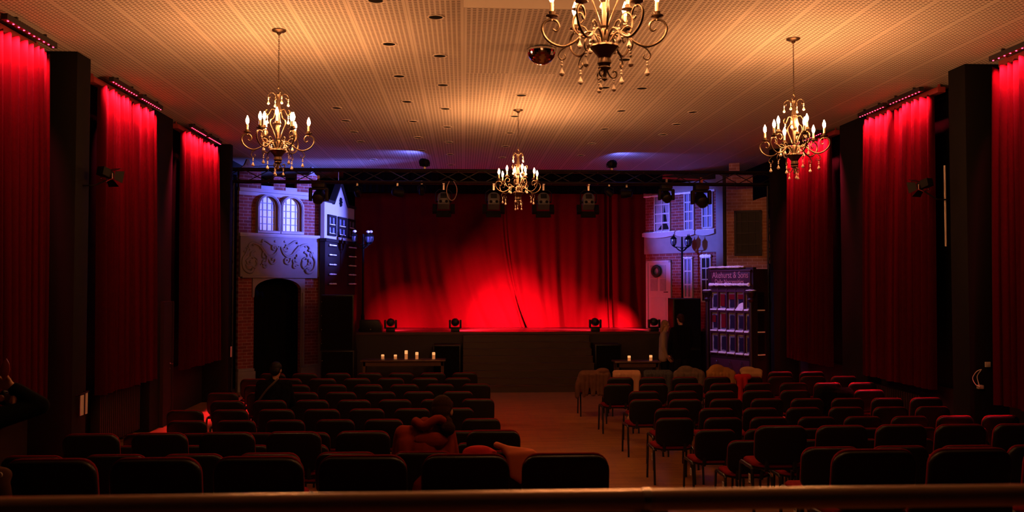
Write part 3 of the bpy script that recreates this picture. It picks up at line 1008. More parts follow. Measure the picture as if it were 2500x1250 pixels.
street_lamp('black street lamp with three lanterns before the brick house', (5.66, 22.85, SZ), 0.0, 3.86, 3, False)

# ------------------------------------------------------------------ truss portal
def truss():
    r = thing('stage_truss', 'black box truss goal post spanning the front of the stage', 'truss', (0, 0, 0))
    x0, x1, ya, yb, za, zb = -5.39, 7.27, 19.86, 20.14, 4.78, 5.05
    for y in (ya, yb):
        for z in (za, zb):
            MB().tube([(x0, y, z), (x1, y, z)], 0.025, 8).build('chord', 'truss', r, smooth=True)
    lat = MB()
    n = 24
    for y in (ya, yb):
        for i in range(n):
            xa = x0 + (x1 - x0) * i / n
            xb = x0 + (x1 - x0) * (i + 1) / n
            zz = (za, zb) if (i % 2 == 0) == (y == ya) else (zb, za)
            lat.tube([(xa, y, zz[0]), (xb, y, zz[1])], 0.010, 6)
    for i in range(0, n + 1, 2):
        x = x0 + (x1 - x0) * i / n
        lat.tube([(x, ya, za), (x, yb, za)], 0.010, 6).tube([(x, ya, zb), (x, yb, zb)], 0.010, 6)
    lat.build('lattice', 'truss', r, smooth=True)
    for xa, xb in ((-5.39, -5.11), (6.99, 7.27)):
        t = MB()
        for x in (xa, xb):
            for y in (ya, yb):
                t.tube([(x, y, 0.03), (x, y, za)], 0.025, 8)
        for i in range(16):
            a, b = 0.1 + i * 0.29, 0.1 + (i + 1) * 0.29
            s = (xa, xb) if i % 2 else (xb, xa)
            for y in (ya, yb):
                t.tube([(s[0], y, a), (s[1], y, b)], 0.010, 6)
            s = (ya, yb) if i % 2 else (yb, ya)
            for x in (xa, xb):
                t.tube([(x, s[0], a), (x, s[1], b)], 0.010, 6)
        t.box(xa - 0.15, ya - 0.15, 0, xb + 0.15, yb + 0.15, 0.03)
        t.build('tower', 'truss', r, smooth=True)
    return r
truss()
tag(MB().tube([(-0.31, 19.82, 4.80), (-0.36, 19.80, 4.68), (-0.37, 19.80, 4.55), (-0.33, 19.80, 4.43), (-0.27, 19.80, 4.37), (-0.20, 19.80, 4.40), (-0.15, 19.80, 4.52), (-0.15, 19.80, 4.66), (-0.22, 19.82, 4.80)], 0.010, 6, smooth=4).build('hanging_cable', 'rail', smooth=True), 'loop of grey cable hanging from the truss beside lamp', 'cable')

# ------------------------------------------------------------------ stage lamps
def fresnel(label, x):
    r = thing('fresnel_spotlight', label, 'stage light', (x, 20.0, 4.36), 0, 'grey fresnel lamps on the truss')
    # body seen from behind, tipped down towards the stage
    t = Matrix.Rotation(radians(-28), 4, 'X')
    b = MB().lathe([(0.10, -0.02), (0.135, 0.0), (0.14, 0.06), (0.14, 0.22)], 20, t @ Matrix.Translation((0, -0.10, 0.06)) @ Matrix.Rotation(-pi / 2, 4, 'X'))
    b.box(-0.125, -0.10, -0.13, 0.125, 0.12, 0.06, t)
    o = b.build('lamp_body', 'grey_body', r, smooth=True)
    g = MB()
    for k in range(5):
        g.box(-0.07, -0.135, 0.02 + k * 0.024, 0.07, -0.12, 0.030 + k * 0.024, t)
    g.build('vent', 'black_metal', o)
    kn = MB()
    for x2 in (-0.065, 0.065):
        kn.lathe([(0.032, 0), (0.032, 0.02)], 12, t @ Matrix.Translation((x2, -0.10, -0.065)) @ Matrix.Rotation(pi / 2, 4, 'X'))
    kn.build('dial', 'black_metal', o)
    y = MB().tube([(-0.18, 0, 0.0), (-0.18, 0, 0.20), (-0.10, 0, 0.27), (0.10, 0, 0.27), (0.18, 0, 0.20), (0.18, 0, 0.0)], 0.012, 6)
    y.tube([(-0.18, 0, 0), (-0.12, 0, 0)], 0.02, 8).tube([(0.18, 0, 0), (0.12, 0, 0)], 0.02, 8)
    y.build('yoke', 'black_metal', r)
    MB().box(-0.02, -0.03, 0.26, 0.02, 0.03, 0.40).tube([(0.0, -0.14, 0.40), (0, 0.14, 0.40)], 0.03, 8).build('clamp', 'steel', r)
    for nm, a, b2 in (('barn_door', (-0.17, 0.16, -0.30), (0.17, 0.18, -0.14)), ('barn_door', (-0.25, 0.10, -0.20), (-0.15, 0.20, 0.0)), ('barn_door', (0.15, 0.10, -0.20), (0.25, 0.20, 0.0)), ('barn_door', (-0.15, 0.16, 0.14), (0.15, 0.30, 0.16))):
        MB().box(*a, *b2, t).build(nm, 'black_metal', r)
    return r
f0 = fresnel('grey fresnel lamp with barn doors, first along the truss from the archway', -0.44)
for i, x in enumerate((0.68, 1.80, 2.82)):
    dup(f0, 'grey fresnel lamp with barn doors, %s along the truss from the archway' % ordinal(i + 1), (x, 20.0, 4.36))

def moving_head(label, loc, up=True, tilt=-30, group=None, pan=0, s=1.0):
    r = thing('moving_head_light', label, 'stage light', loc, pan, group)
    r.scale = (s, s, s)
    k = 1 if up else -1
    MB().box(-0.11, -0.09, 0 if up else -0.08, 0.11, 0.09, 0.08 if up else 0).build('base', 'black_plastic', r, bevel=0.015)
    y = MB()
    for sx in (-1, 1):
        y.box(sx * 0.135 - 0.025, -0.05, min(k * 0.09, k * 0.30), sx * 0.135 + 0.025, 0.05, max(k * 0.09, k * 0.30))
    y.box(-0.15, -0.05, min(k * 0.08, k * 0.115), 0.15, 0.05, max(k * 0.08, k * 0.115))
    y.build('yoke', 'black_plastic', r, bevel=0.012)
    t = Matrix.Translation((0, 0, k * 0.235)) @ Matrix.Rotation(radians(tilt), 4, 'X')
    h = MB().lathe([(0.05, -0.13), (0.085, -0.11), (0.10, -0.04), (0.105, 0.05), (0.10, 0.12), (0.092, 0.125)], 20, t @ Matrix.Rotation(-pi / 2, 4, 'X')).build('head', 'black_plastic', r, smooth=True)
    MB().lathe([(0.085, 0.1255), (0.05, 0.135), (0.005, 0.14)], 18, t @ Matrix.Rotation(-pi / 2, 4, 'X')).build('lens', 'dark_pane', h, smooth=True)
    hb = MB()
    for q in range(8):
        a = pi * 1.15 + (pi * 0.7) * q / 7
        hb.tube([(0.085 * cos(a), -0.118, 0.085 * sin(a)), (0.085 * cos(a + 0.3), -0.118, 0.085 * sin(a + 0.3))], 0.006, 5, mx=t)
    hb.build('rear_handle', 'grey_body', h, smooth=True)
    if not up:
        MB().box(-0.02, -0.04, 0.0, 0.02, 0.04, 0.12).build('clamp', 'steel', r)
    return r
heads = []
for i, (x, tgt, e, sz, lab) in enumerate((
        (-1.83, (-1.5, 24.85, 1.2), 44, 76, 'black moving head at the stage edge, nearest the archway set'),
        (-0.20, (1.3, 24.85, 1.4), 210, 116, 'black moving head at the stage edge, beside the stair top near the archway'),
        (3.37, (2.8, 24.85, 1.15), 52, 82, 'black moving head at the stage edge, beside the stair top near the shop'),
        (4.89, (4.1, 24.85, 1.2), 52, 48, 'black moving head at the stage edge, nearest the white house door'))):
    h = moving_head(lab, (x, 22.72, SZ), True, 0, 'moving heads on the stage edge')
    if sz > 80:
        flood('red_core_beam', h, (x, 22.88, SZ + 0.24), (1.25, 24.85, 1.65), 105, RED, 58, 0.15)
    flood('red_beam', h, (x, 22.88, SZ + 0.24), tgt, e, RED, sz, 0.15)
TR = 'moving heads under the truss'
for x, lab, s in ((-3.21, 'large black moving head on the truss before the archway windows', 1.35), (4.60, 'black moving head on the truss before the brick house', 1.15), (5.40, 'large black moving head on the truss before the brick house windows', 1.45)):
    moving_head(lab, (x, 20.0, 4.76), False, 25, TR, 0, s)
def par_can(label, loc, tgt, r0=0.09, L=0.22, energy=0, col=BLUE, size=40, group='small lamps on the truss', hang=True, blend=0.8, drop=0.14):
    r = thing('par_can', label, 'stage light', loc, 0, group)
    d = (Vector(tgt) - Vector(loc)).normalized()
    q = d.to_track_quat('Z', 'Y').to_matrix().to_4x4()
    b = MB().lathe([(r0 * 0.45, -L * 0.55), (r0 * 0.8, -L * 0.45), (r0 * 0.9, -L * 0.1), (r0, 0.0), (r0, L * 0.5), (r0 * 0.93, L * 0.5), (r0 * 0.88, L * 0.42)], 18, q).build('can', 'black_metal', r, smooth=True)
    MB().lathe([(r0 * 0.86, L * 0.40), (r0 * 0.5, L * 0.43), (0.004, L * 0.44)], 18, q).build('lens', 'dark_pane', b, smooth=True)
    k = 1 if hang else -1
    MB().tube([(-r0 - 0.02, 0, 0), (-r0 - 0.02, 0, k * drop * 0.7), (0, 0, k * drop), (r0 + 0.02, 0, k * drop * 0.7), (r0 + 0.02, 0, 0)], 0.010, 6).build('bracket', 'black_metal', r)
    MB().box(-0.02, -0.03, min(k * drop, k * (drop + 0.08)), 0.02, 0.03, max(k * drop, k * (drop + 0.08))).build('clamp', 'steel', r)
    if energy:
        spot('beam', r, tuple(Vector(loc) + d * (L * 0.56)), tgt, energy, col, size, blend, 0.04)
    return r
ARCH = (-3.75, 22.5, 4.25)
HOUSE = (5.95, 23.3, 3.9)
par_can('small black lamp on the truss, beside the archway moving head', (-2.36, 20.0, 4.56), (-2.0, 24, 3), 0.075)
par_can('black lamp on the truss shining blue on the brick house', (-1.47, 20.0, 4.56), HOUSE, 0.10, 0.24, 6500, BLUE, 22)
par_can('tiny black lamp on the truss above the fresnel nearest the archway', (-0.93, 20.0, 4.60), (-0.9, 22, 3.0), 0.065, 0.18)
par_can('small black lamp on the truss beyond the last fresnel, lighting the shop violet', (3.29, 20.0, 4.58), (6.15, 20.4, 2.1), 0.075, 0.18, 420, (0.42, 0.22, 1.0), 46, blend=1.0)
par_can('black lamp on the truss shining blue on the archway set', (3.69, 20.0, 4.56), ARCH, 0.10, 0.24, 19000, BLUE, 27)
par_can('black lamp standing on the truss, casting blue up beside the archway', (-0.865, 20.0, 5.235), (-2.3, 21.6, 5.55), 0.09, 0.2, 65, BLUE, 115, hang=False, blend=1.0, drop=0.10)
par_can('black lamp standing on the truss, casting blue up beside the shop', (3.35, 20.0, 5.235), (4.6, 21.6, 5.55), 0.09, 0.2, 55, BLUE, 115, hang=False, blend=1.0, drop=0.10)

# wall lamps on arms off the front pillars
def wall_lamp(label, base, body, tgt):
    r = thing('wall_spotlight', label, 'stage light', base, 0, 'lamps on the front pillars')
    r.scale = (0.7, 0.7, 0.7)
    off = (Vector(body) - Vector(base)) / 0.7
    d = (Vector(tgt) - Vector(body)).normalized()
    q = Matrix.Translation(off) @ d.to_track_quat('Z', 'Y').to_matrix().to_4x4()
    MB().tube([(0, 0, 0), (off.x * 0.5, 0, 0), (off.x, off.y, off.z - 0.14)], 0.016, 8).build('bracket_arm', 'black_metal', r)
    b = MB().box(-0.08, -0.08, -0.16, 0.08, 0.08, 0.02, q).lathe([(0.07, 0.0), (0.085, 0.04), (0.085, 0.12)], 16, q).build('lamp_body', 'black_metal', r, bevel=0.006)
    for a in range(4):
        w = q @ Matrix.Rotation(a * pi / 2, 4, 'Z') @ Matrix.Translation((0, 0.09, 0.12)) @ Matrix.Rotation(radians(-35), 4, 'X')
        MB().prism([(-0.08, 0), (0.08, 0), (0.12, 0.16), (-0.12, 0.16)], 0, 0.006, w).build('barn_door', 'black_metal', r)
    y = MB().tube([(off.x - 0.11, off.y, off.z), (off.x - 0.11, off.y, off.z - 0.10), (off.x, off.y, off.z - 0.15), (off.x + 0.11, off.y, off.z - 0.10), (off.x + 0.11, off.y, off.z)], 0.012, 6)
    y.build('yoke', 'steel', r)
    return r
wall_lamp('black barn-door lamp on arm from the pillar on the archway side', (-5.0, 12.0, 3.80), (-4.72, 12.05, 3.97), (-2, 19, 2.2))
wall_lamp('black barn-door lamp on arm from the pillar on the shop side', (6.85, 12.25, 3.70), (6.53, 12.3, 3.92), (4, 19, 2.2))
tag(MB().tube([(6.835, 12.3, 3.04), (6.835, 12.3, 4.19)], 0.014, 8).build('pale_rod', 'paper', smooth=True), 'thin pale vertical rod fixed to the shop-side pillar', 'rod')

# ------------------------------------------------------------------ chandeliers
def P3(path, ang):
    ca, sa = cos(ang), sin(ang)
    return [(r * ca, r * sa, z) for r, z in path]

def crystal_on(parent, ang, r, z, s=1.0):
    x, y = r * cos(ang), r * sin(ang)
    mb = MB()
    mb.ball((x, y, z - 0.012 * s), 0.009 * s, 8)
    mb.ball((x, y, z - 0.032 * s), 0.010 * s, 8)
    mb.tube([(x, y, z), (x, y, z - 0.06 * s)], 0.0018, 4)
    mb.lathe([(0.002, -0.050 * s), (0.006 * s, -0.060 * s), (0.019 * s, -0.088 * s), (0.015 * s, -0.098 * s), (0.003, -0.106 * s)], 8, c=(x, y, z))
    return mb.build('crystal_drop', 'crystal', parent)

def chandelier(label, loc, rot):
    r = thing('chandelier', label, 'chandelier', loc, rot, 'bronze candle chandeliers')
    MB().lathe([(0.083, 0.0), (0.083, -0.012), (0.070, -0.022), (0.030, -0.034), (0.022, -0.050), (0.012, -0.062)], 28, scallop=0.0).build('canopy', 'bronze', r, smooth=True)
    ch = MB()
    for i in range(24):
        z = -0.075 - i * 0.0265
        a = (i % 2) * pi / 2
        pts = [(0.007 * cos(t) * cos(a), 0.007 * cos(t) * sin(a), z + 0.018 * sin(t)) for t in [2 * pi * k / 10 for k in range(10)]]
        ch.tube(pts, 0.0028, 5, closed=True)
    ch.build('chain', 'bronze', r, smooth=True)
    hk = MB().tube([(0.0, 0, -0.70), (0.016, 0, -0.715), (0.018, 0, -0.735), (0.0, 0, -0.755), (-0.012, 0, -0.77), (0.0, 0, -0.79)], 0.006, 6, smooth=3)
    hk.ball((0.0, 0, -0.69), 0.014)
    hk.build('hook', 'bronze', r, smooth=True)
    MB().lathe([(0.030, -0.775), (0.018, -0.80), (0.012, -0.83), (0.018, -0.845), (0.026, -0.92), (0.030, -0.945), (0.036, -0.955), (0.028, -0.967), (0.034, -0.98), (0.020, -1.0), (0.016, -1.03),
                (0.026, -1.09), (0.032, -1.105), (0.036, -1.115), (0.028, -1.13), (0.017, -1.14), (0.013, -1.29), (0.032, -1.30), (0.020, -1.315), (0.028, -1.34), (0.022, -1.40), (0.050, -1.425)], 16).build('stem', 'bronze', r, smooth=True)
    MB().lathe([(0.05, -1.415), (0.094, -1.432), (0.098, -1.442), (0.085, -1.455), (0.055, -1.49), (0.038, -1.515), (0.044, -1.53), (0.048, -1.55), (0.036, -1.57), (0.044, -1.58), (0.036, -1.59), (0.018, -1.60), (0.012, -1.64), (0.020, -1.655), (0.003, -1.67)], 24, scallop=0.035, ns=12).build('bowl', 'bronze', r, smooth=True)
    low = [(0.03, -1.42), (0.06, -1.36), (0.10, -1.335), (0.15, -1.36), (0.20, -1.405), (0.27, -1.435), (0.34, -1.42), (0.395, -1.375), (0.417, -1.315), (0.395, -1.268), (0.35, -1.252), (0.315, -1.27), (0.302, -1.305), (0.322, -1.332), (0.345, -1.318)]
    dropc = [(0.25, -1.432), (0.285, -1.455), (0.308, -1.495), (0.288, -1.525), (0.260, -1.512), (0.268, -1.488)]
    curl = [(0.11, -1.338), (0.135, -1.305), (0.165, -1.298), (0.182, -1.318), (0.172, -1.34), (0.155, -1.332)]
    upp = [(0.03, -1.36), (0.08, -1.34), (0.14, -1.355), (0.19, -1.33), (0.228, -1.28), (0.232, -1.225), (0.205, -1.182), (0.165, -1.185), (0.150, -1.225), (0.170, -1.25), (0.190, -1.235)]
    def candle(arm, a, rr, z):
        x, y = rr * cos(a), rr * sin(a)
        MB().lathe([(0.010, z - 0.03), (0.008, z - 0.018), (0.016, z - 0.008), (0.042, z), (0.044, z + 0.006), (0.020, z + 0.006), (0.022, z + 0.025), (0.025, z + 0.03)], 16, c=(x, y, 0)).build('drip_pan', 'bronze', arm, smooth=True)
        MB().lathe([(0.0125, z + 0.02), (0.0125, z + 0.095), (0.009, z + 0.097)], 12, c=(x, y, 0)).build('candle_sleeve', 'candle_tube', arm, smooth=True)
        MB().lathe([(0.008, z + 0.097), (0.016, z + 0.115), (0.020, z + 0.135), (0.017, z + 0.158), (0.008, z + 0.18), (0.003, z + 0.195)], 10, c=(x, y, 0)).build('bulb', 'bulb', arm, smooth=True)
    for k in range(6):
        a = k * pi / 3
        m = MB().tube(P3(low, a), [0.007, 0.009, 0.0085, 0.006], 7, smooth=4)
        m.tube(P3(dropc, a), [0.006, 0.005, 0.004], 6, smooth=3)
        m.tube(P3(curl, a), [0.006, 0.005, 0.004], 6, smooth=3)
        arm = m.build('lower_arm', 'bronze', r, smooth=True, angle=80)
        candle(arm, a, 0.352, -1.232)
        crystal_on(arm, a, 0.285, -1.53)
        crystal_on(arm, a, 0.165, -1.345)
    for k in range(3):
        a = k * 2 * pi / 3 + pi / 6
        arm = MB().tube(P3(upp, a), [0.007, 0.008, 0.006], 7, smooth=4).build('upper_arm', 'bronze', r, smooth=True, angle=80)
        candle(arm, a, 0.195, -1.155)
        a2 = a + pi / 3
        ly = MB().tube(P3([(0.03, -1.30), (0.065, -1.21), (0.10, -1.13), (0.092, -1.085), (0.062, -1.06), (0.045, -1.01), (0.036, -0.95)], a2), 0.0065, 6, smooth=4)
        ly.tube(P3([(0.035, -0.965), (0.08, -0.955), (0.105, -0.99), (0.13, -1.03), (0.158, -1.015), (0.158, -0.98), (0.14, -0.972)], a2), 0.006, 6, smooth=4)
        ly = ly.build('lyre_scroll', 'bronze', r, smooth=True, angle=80)
        crystal_on(ly, a2, 0.138, -1.035)
    for k in range(4):
        a = k * pi / 2 + 0.4
        c = MB().tube(P3([(0.02, -0.83), (0.035, -0.785), (0.07, -0.757), (0.105, -0.768), (0.124, -0.80), (0.108, -0.82), (0.092, -0.805)], a), 0.0055, 6, smooth=4).build('crown_scroll', 'bronze', r, smooth=True, angle=80)
        crystal_on(c, a, 0.120, -0.812, 0.9)
    for k in range(3):
        a = k * 2 * pi / 3
        c = MB().tube(P3([(0.018, -1.60), (0.04, -1.64), (0.068, -1.645), (0.082, -1.62), (0.068, -1.60), (0.055, -1.612)], a), 0.006, 6, smooth=4).build('base_scroll', 'bronze', r, smooth=True, angle=80)
        crystal_on(c, a, 0.062, -1.65, 0.85)
    return r
c0 = chandelier('bronze chandelier nearest the archway set, over the left seat block', (-2.19, 10.65, CEIL), 0.12)
dup(c0, 'bronze chandelier nearest the shop set, over the right seat block', (4.045, 10.68, CEIL), 0.5)
dup(c0, 'bronze chandelier farthest away, hanging over the aisle before the stage', (0.943, 15.32, CEIL), 0.3)
dup(c0, 'largest-looking bronze chandelier, cropped by the top of the picture', (0.94, 5.88, CEIL), -0.06)

# mirror ball dome under the dropped ceiling box
def mirror_ball():
    r = thing('mirror_ball', 'half mirror ball hanging under the dropped ceiling box', 'mirror ball', (0.93, 10.55, 5.32))
    MB().lathe([(0.12, 0.0), (0.14, -0.012), (0.178, -0.015), (0.178, -0.02)], 28).build('mount_ring', 'black_metal', r, smooth=True)
    nr, na = 12, 40
    vs, fs = [], []
    for i in range(nr + 1):
        ph = (pi / 2) * i / nr
        for k in range(na):
            a = 2 * pi * k / na
            vs.append((0.178 * cos(ph) * cos(a) + 0.0, 0.178 * cos(ph) * sin(a), -0.02 - 0.178 * sin(ph)))
    for i in range(nr):
        for k in range(na):
            fs.append((i * na + k, i * na + (k + 1) % na, (i + 1) * na + (k + 1) % na, (i + 1) * na + k))
    MB().add(vs, fs).build('mirror_tiles', 'mirror', r)
    return r
mirror_ball()

# ------------------------------------------------------------------ recessed downlights
def downlight():
    r = thing('recessed_downlight', 'x', 'downlight', (0, 0, CEIL), 0, 'unlit recessed downlights in the ceiling')
    vs, fs = [], []
    n = 24
    prof = [(0.098, -0.001), (0.098, -0.008), (0.082, -0.010), (0.078, -0.004)]
    for rr, z in prof:
        vs += [(rr * cos(2 * pi * k / n), rr * sin(2 * pi * k / n), z) for k in range(n)]
    for i in range(3):
        for k in range(n):
            fs.append((i * n + k, i * n + (k + 1) % n, (i + 1) * n + (k + 1) % n, (i + 1) * n + k))
    MB().add(vs, fs).build('trim_ring', 'ceiling_plain', r, smooth=True)
    MB().lathe([(0.0785, -0.0042), (0.04, -0.003), (0.004, -0.0025)], n).build('recess_shade_disc', 'drape', r, smooth=True)  # shallow black disc; the shade inside the recess is put into its colour
    return r
colnames = ['line of lights nearest the left wall', 'second line from the left wall', 'line left of the ceiling box', 'line over the central aisle', 'line right of the ceiling box', 'second line from the right wall', 'line of lights nearest the right wall']
cols = [(-2.17, [15.31, 16.49, 17.7, 18.9, 21.6]), (-0.935, [9.47, 11.19, 12.92, 14.72, 16.5, 18.3, 20.08, 21.9]), (-0.315, [10.03, 11.74, 13.46, 15.28, 17.05, 18.85, 20.65, 22.44]),
        (0.92, [14.12, 15.9, 17.65, 19.39, 21.1]), (2.16, [11.80, 13.5]), (2.74, [13.52, 15.30, 17.1, 18.9, 20.64]), (4.01, [15.34, 16.53, 17.7])]
dl = None
for ci, (x, ys) in enumerate(cols):
    for k, y in enumerate(ys):
        lab = 'unlit downlight, %s counting toward the stage, %s' % (ordinal(k), colnames[ci])
        if dl is None:
            dl = downlight()
            dl.location = (x, y, CEIL)
            dl['label'] = lab
        else:
            dup(dl, lab, (x, y, CEIL), 0.0)

# ------------------------------------------------------------------ wall curtains with red LED bars
def wall_curtain(label, side, y0, y1, z0, z1, group):
    X = -5.22 if side < 0 else 7.07
    inw = 1 if side < 0 else -1
    ys, ph = [], []
    s = y0
    xs = []
    # pleats of uneven width
    seg = []
    while s < y1:
        w = random.uniform(0.09, 0.20)
        seg.append((s, min(s + w, y1), random.uniform(0.55, 1.1)))
        s += w
    cols_ = []
    for a, b, am in seg:
        for t in (0.0, 0.04, 0.10, 0.19, 0.32, 0.5, 0.68, 0.81, 0.90, 0.96):
            cols_.append((a + (b - a) * t, 0.13 * am * sin(pi * t) ** 0.55, sin(pi * t)))
    cols_.append((y1, 0, 0))
    nz = 16
    vs, fs = [], []
    m = len(cols_)
    for j in range(nz + 1):
        h = j / nz
        for (y, d, q) in cols_:
            z = z0 + (z1 - 0.05 + 0.05 * q - z0) * h
            dd = d * (0.8 + 0.5 * (1 - h)) + 0.012 * sin(y * 5 + h * 3)
            vs.append((X + inw * dd, y + 0.02 * (1 - h) * sin(y * 7), z))
    for j in range(nz):
        for i in range(m - 1):
            a = j * m + i
            fs.append((a, a + 1, a + m + 1, a + m))
    return tag(MB().add(vs, fs).build('wall_curtain', 'velvet', smooth=True, angle=75), label, 'curtain', group)

def led_bar(label, side, y0, y1):
    X = -5.06 if side < 0 else 6.91
    inw = 1 if side < 0 else -1
    r = thing('led_bar', label, 'light bar', (X, (y0 + y1) / 2, 5.45), 0, 'red lit bars over the wall curtains')
    h = (y1 - y0) / 2
    b = MB().box(-0.035, -h, -0.03, 0.035, h, 0.035).box(-0.02, -h * 0.6, 0.035, 0.02, -h * 0.55, CEIL - 5.45).box(-0.02, h * 0.55, 0.035, 0.02, h * 0.6, CEIL - 5.45)
    b.build('housing', 'led_off', r)
    n = 10
    for k in range(n):
        y = -h + 2 * h * (k + 0.5) / n
        MB().lathe([(0.011, -0.031), (0.010, -0.036), (0.004, -0.038)], 8, c=(inw * 0.012, y, 0)).build('led_lens', 'led', r, smooth=True)
    # the strip throws a wide wash on the cloth below and a narrow beam straight down
    for nm, en, spread, lean in (('red_wash', LED, 66, 0.46), ('red_beam', LED_DOWN, 17, -0.11)):
        l = bpy.data.lights.new(nm, 'AREA')
        l.shape = 'RECTANGLE'
        l.size = 2 * h
        l.size_y = 0.03
        l.energy = en
        l.color = RED
        l.spread = radians(spread)
        o = bpy.data.objects.new(nm, l)
        COL.objects.link(o)
        o.parent = r
        o.location = (0, 0, -0.045)
        zax = -Vector((-inw * lean, 0, -1)).normalized()
        xax = Vector((0, 1, 0))
        o.rotation_euler = Matrix((xax, zax.cross(xax), zax)).transposed().to_euler()
    return r
sets = [(8.55, 11.38, 'nearest the camera'), (13.0, 15.28, 'middle one of the three pairs'), (16.75, 18.95, 'nearest the stage')]
for side, nm in ((-1, 'archway-side'), (1, 'shop-side')):
    for a, b, w in sets:
        mid = (a + b) / 2
        g = 'red wall curtains'
        wall_curtain('red curtain, %s wall, %s, half toward the camera' % (nm, w), side, a, mid - 0.02, 0.93, 5.37, g)
        wall_curtain('red curtain, %s wall, %s, half toward the stage' % (nm, w), side, mid + 0.02, b, 0.93, 5.37, g)
        X0 = -5.36 if side < 0 else 7.13
        tr = tag(MB().box(X0 - 0.02, a - 0.05, 5.385, X0 + 0.10, b + 0.05, 5.47).box(X0 + 0.03, a, 5.47, X0 + 0.05, a + 0.05, CEIL).box(X0 + 0.03, b - 0.05, 5.47, X0 + 0.05, b, CEIL).build('curtain_track', 'pelmet', bevel=0.006), 'curtain track on the %s wall above its curtain pair, %s' % (nm, w), 'curtain track', 'curtain tracks')
        led_bar('red lit bar, %s wall, %s, bar toward the camera' % (nm, w), side, a + 0.05, mid - 0.08)
        led_bar('red lit bar, %s wall, %s, bar toward the stage' % (nm, w), side, mid + 0.08, b - 0.12)

# radiators under the middle curtains
def radiator(label, x, y0, y1, z, valve_y):
    r = thing('radiator', label, 'radiator', (x, (y0 + y1) / 2, 0), 0, 'radiators under the wall curtains')
    L = y1 - y0
    n = 22
    for k in range(n):
        y = -L / 2 + L * (k + 0.5) / n
        MB().box(-0.07, y - L / n * 0.32, 0.12, 0.07, y + L / n * 0.32, z).build('radiator_rib', 'panel', r, bevel=0.012)
    MB().tube([(0, -L / 2, 0.2), (0, L / 2, 0.2)], 0.02, 8).tube([(0, -L / 2, z - 0.08), (0, L / 2, z - 0.08)], 0.02, 8).box(-0.03, -L / 2 + 0.2, 0, 0.03, -L / 2 + 0.24, 0.14).box(-0.03, L / 2 - 0.24, 0, 0.03, L / 2 - 0.2, 0.14).build('manifold', 'panel', r)
    vy = valve_y - (y0 + y1) / 2
    d = 1 if vy > 0 else -1
    MB().lathe([(0.02, 0), (0.027, 0.012), (0.030, 0.05), (0.024, 0.075)], 14, Matrix.Translation((0.0, vy - d * 0.04, z - 0.06)) @ Matrix.Rotation(-d * pi / 2, 4, 'X')).build('thermostat_valve', 'cable', r, smooth=True)
    return r
radiator('dark ribbed radiator under the archway-side middle curtains, pale valve', -5.38, 13.45, 15.1, 0.89, 15.18)
radiator('dark ribbed radiator under the shop-side middle curtains, pale valve', 7.22, 13.7, 15.4, 0.76, 13.58)

# small things on the walls
t = thing('sheet_holder', 'black wall bracket holding two white sheets on the archway-side pillar', 'holder', (-5.0, 11.98, 1.06))
MB().tube([(0, -0.10, 0), (0.06, -0.10, 0.01), (0.07, 0.13, 0.03), (0.0, 0.14, 0.03)], 0.01, 6).build('bracket', 'black_metal', t)
MB().box(0.055, -0.09, -0.26, 0.062, 0.01, 0.0).build('white_sheet', 'paper', t)
MB().box(0.055, 0.07, -0.26, 0.062, 0.13, 0.02).build('white_sheet', 'paper', t)
tag(MB().box(7.06, 11.755, 1.38, 7.13, 11.78, 1.45).build('wall_socket', 'paper', bevel=0.004), 'pale switch box on the dark wall by the shop-side pillar', 'socket')  # mains socket box on the pillar's front face
cb = thing('power_plug', 'white plug with a looped white cable near the shop-side pillar', 'plug', (6.96, 11.72, 1.12))
MB().box(-0.02, 0.0, -0.03, 0.05, 0.06, 0.02).build('plug_body', 'cable', cb, bevel=0.006)
MB().tube([(-0.02, -0.02, 0.0), (-0.05, 0.03, 0.03), (-0.07, 0.06, 0.11), (-0.04, 0.02, 0.20), (-0.01, -0.04, 0.235), (-0.01, -0.03, 0.22), (-0.03, 0.02, 0.14), (-0.025, 0.0, 0.05), (-0.02, -0.02, 0.0)], 0.0055, 6, smooth=5).build('cable_loop', 'cable', cb, smooth=True)
tag(MB().box(XL + 0.62, 19.5, 0.95, XL + 0.64, 19.56, 1.17).build('wall_plate', 'paper'), 'slim pale plate on the stage-side pillar near the archway', 'wall plate')

# ------------------------------------------------------------------ loudspeakers
def speaker(label, x0, x1, y0, y1, z0, z1, rivets=0, wedge=False, group=None):
    r = thing('loudspeaker', label, 'loudspeaker', ((x0 + x1) / 2, (y0 + y1) / 2, z0), 0, group)
    w, d, h = (x1 - x0) / 2, (y1 - y0) / 2, z1 - z0
    if wedge:
        n = [(-d, 0), (d, 0), (d, h * 0.55), (d * 0.2, h), (-d, h)]
        vs = [(-w, a, b) for a, b in n] + [(w * 0.82, a, b) for a, b in n]
        poly = [(-w, 0), (w, 0), (w, h * 0.45), (w * 0.70, h * 0.95), (w * 0.55, h), (-w, h)]
        MB().prism(poly, -d, d).build('cabinet', 'black_plastic', r, bevel=0.012)
        MB().box(-0.012, -d - 0.004, 0.06, 0.012, -d, 0.08).build('badge', 'steel', r)
    else:
        MB().box(-w, -d, 0, w, d, h).build('cabinet', 'black_plastic', r, bevel=0.012)
        MB().box(-w + 0.03, -d - 0.012, 0.03, w - 0.03, -d, h - 0.03).build('grille', 'drape', r)
        if rivets:
            rv = MB()
            for k in range(rivets):
                rv.ball((-w + 0.035, -d - 0.012, h * (k + 0.5) / rivets), 0.011, 8)
            rv.build('corner_screw', 'steel', r, smooth=True)
    return r
g = 'black loudspeaker stacks'
speaker('lower black loudspeaker of the stack beside the archway set', -3.34, -2.56, 21.25, 21.85, 0, 0.95, 2, group=g)
speaker('upper black loudspeaker of the stack beside the archway set', -3.36, -2.58, 21.27, 21.83, 0.95, 2.26, 4, group=g)
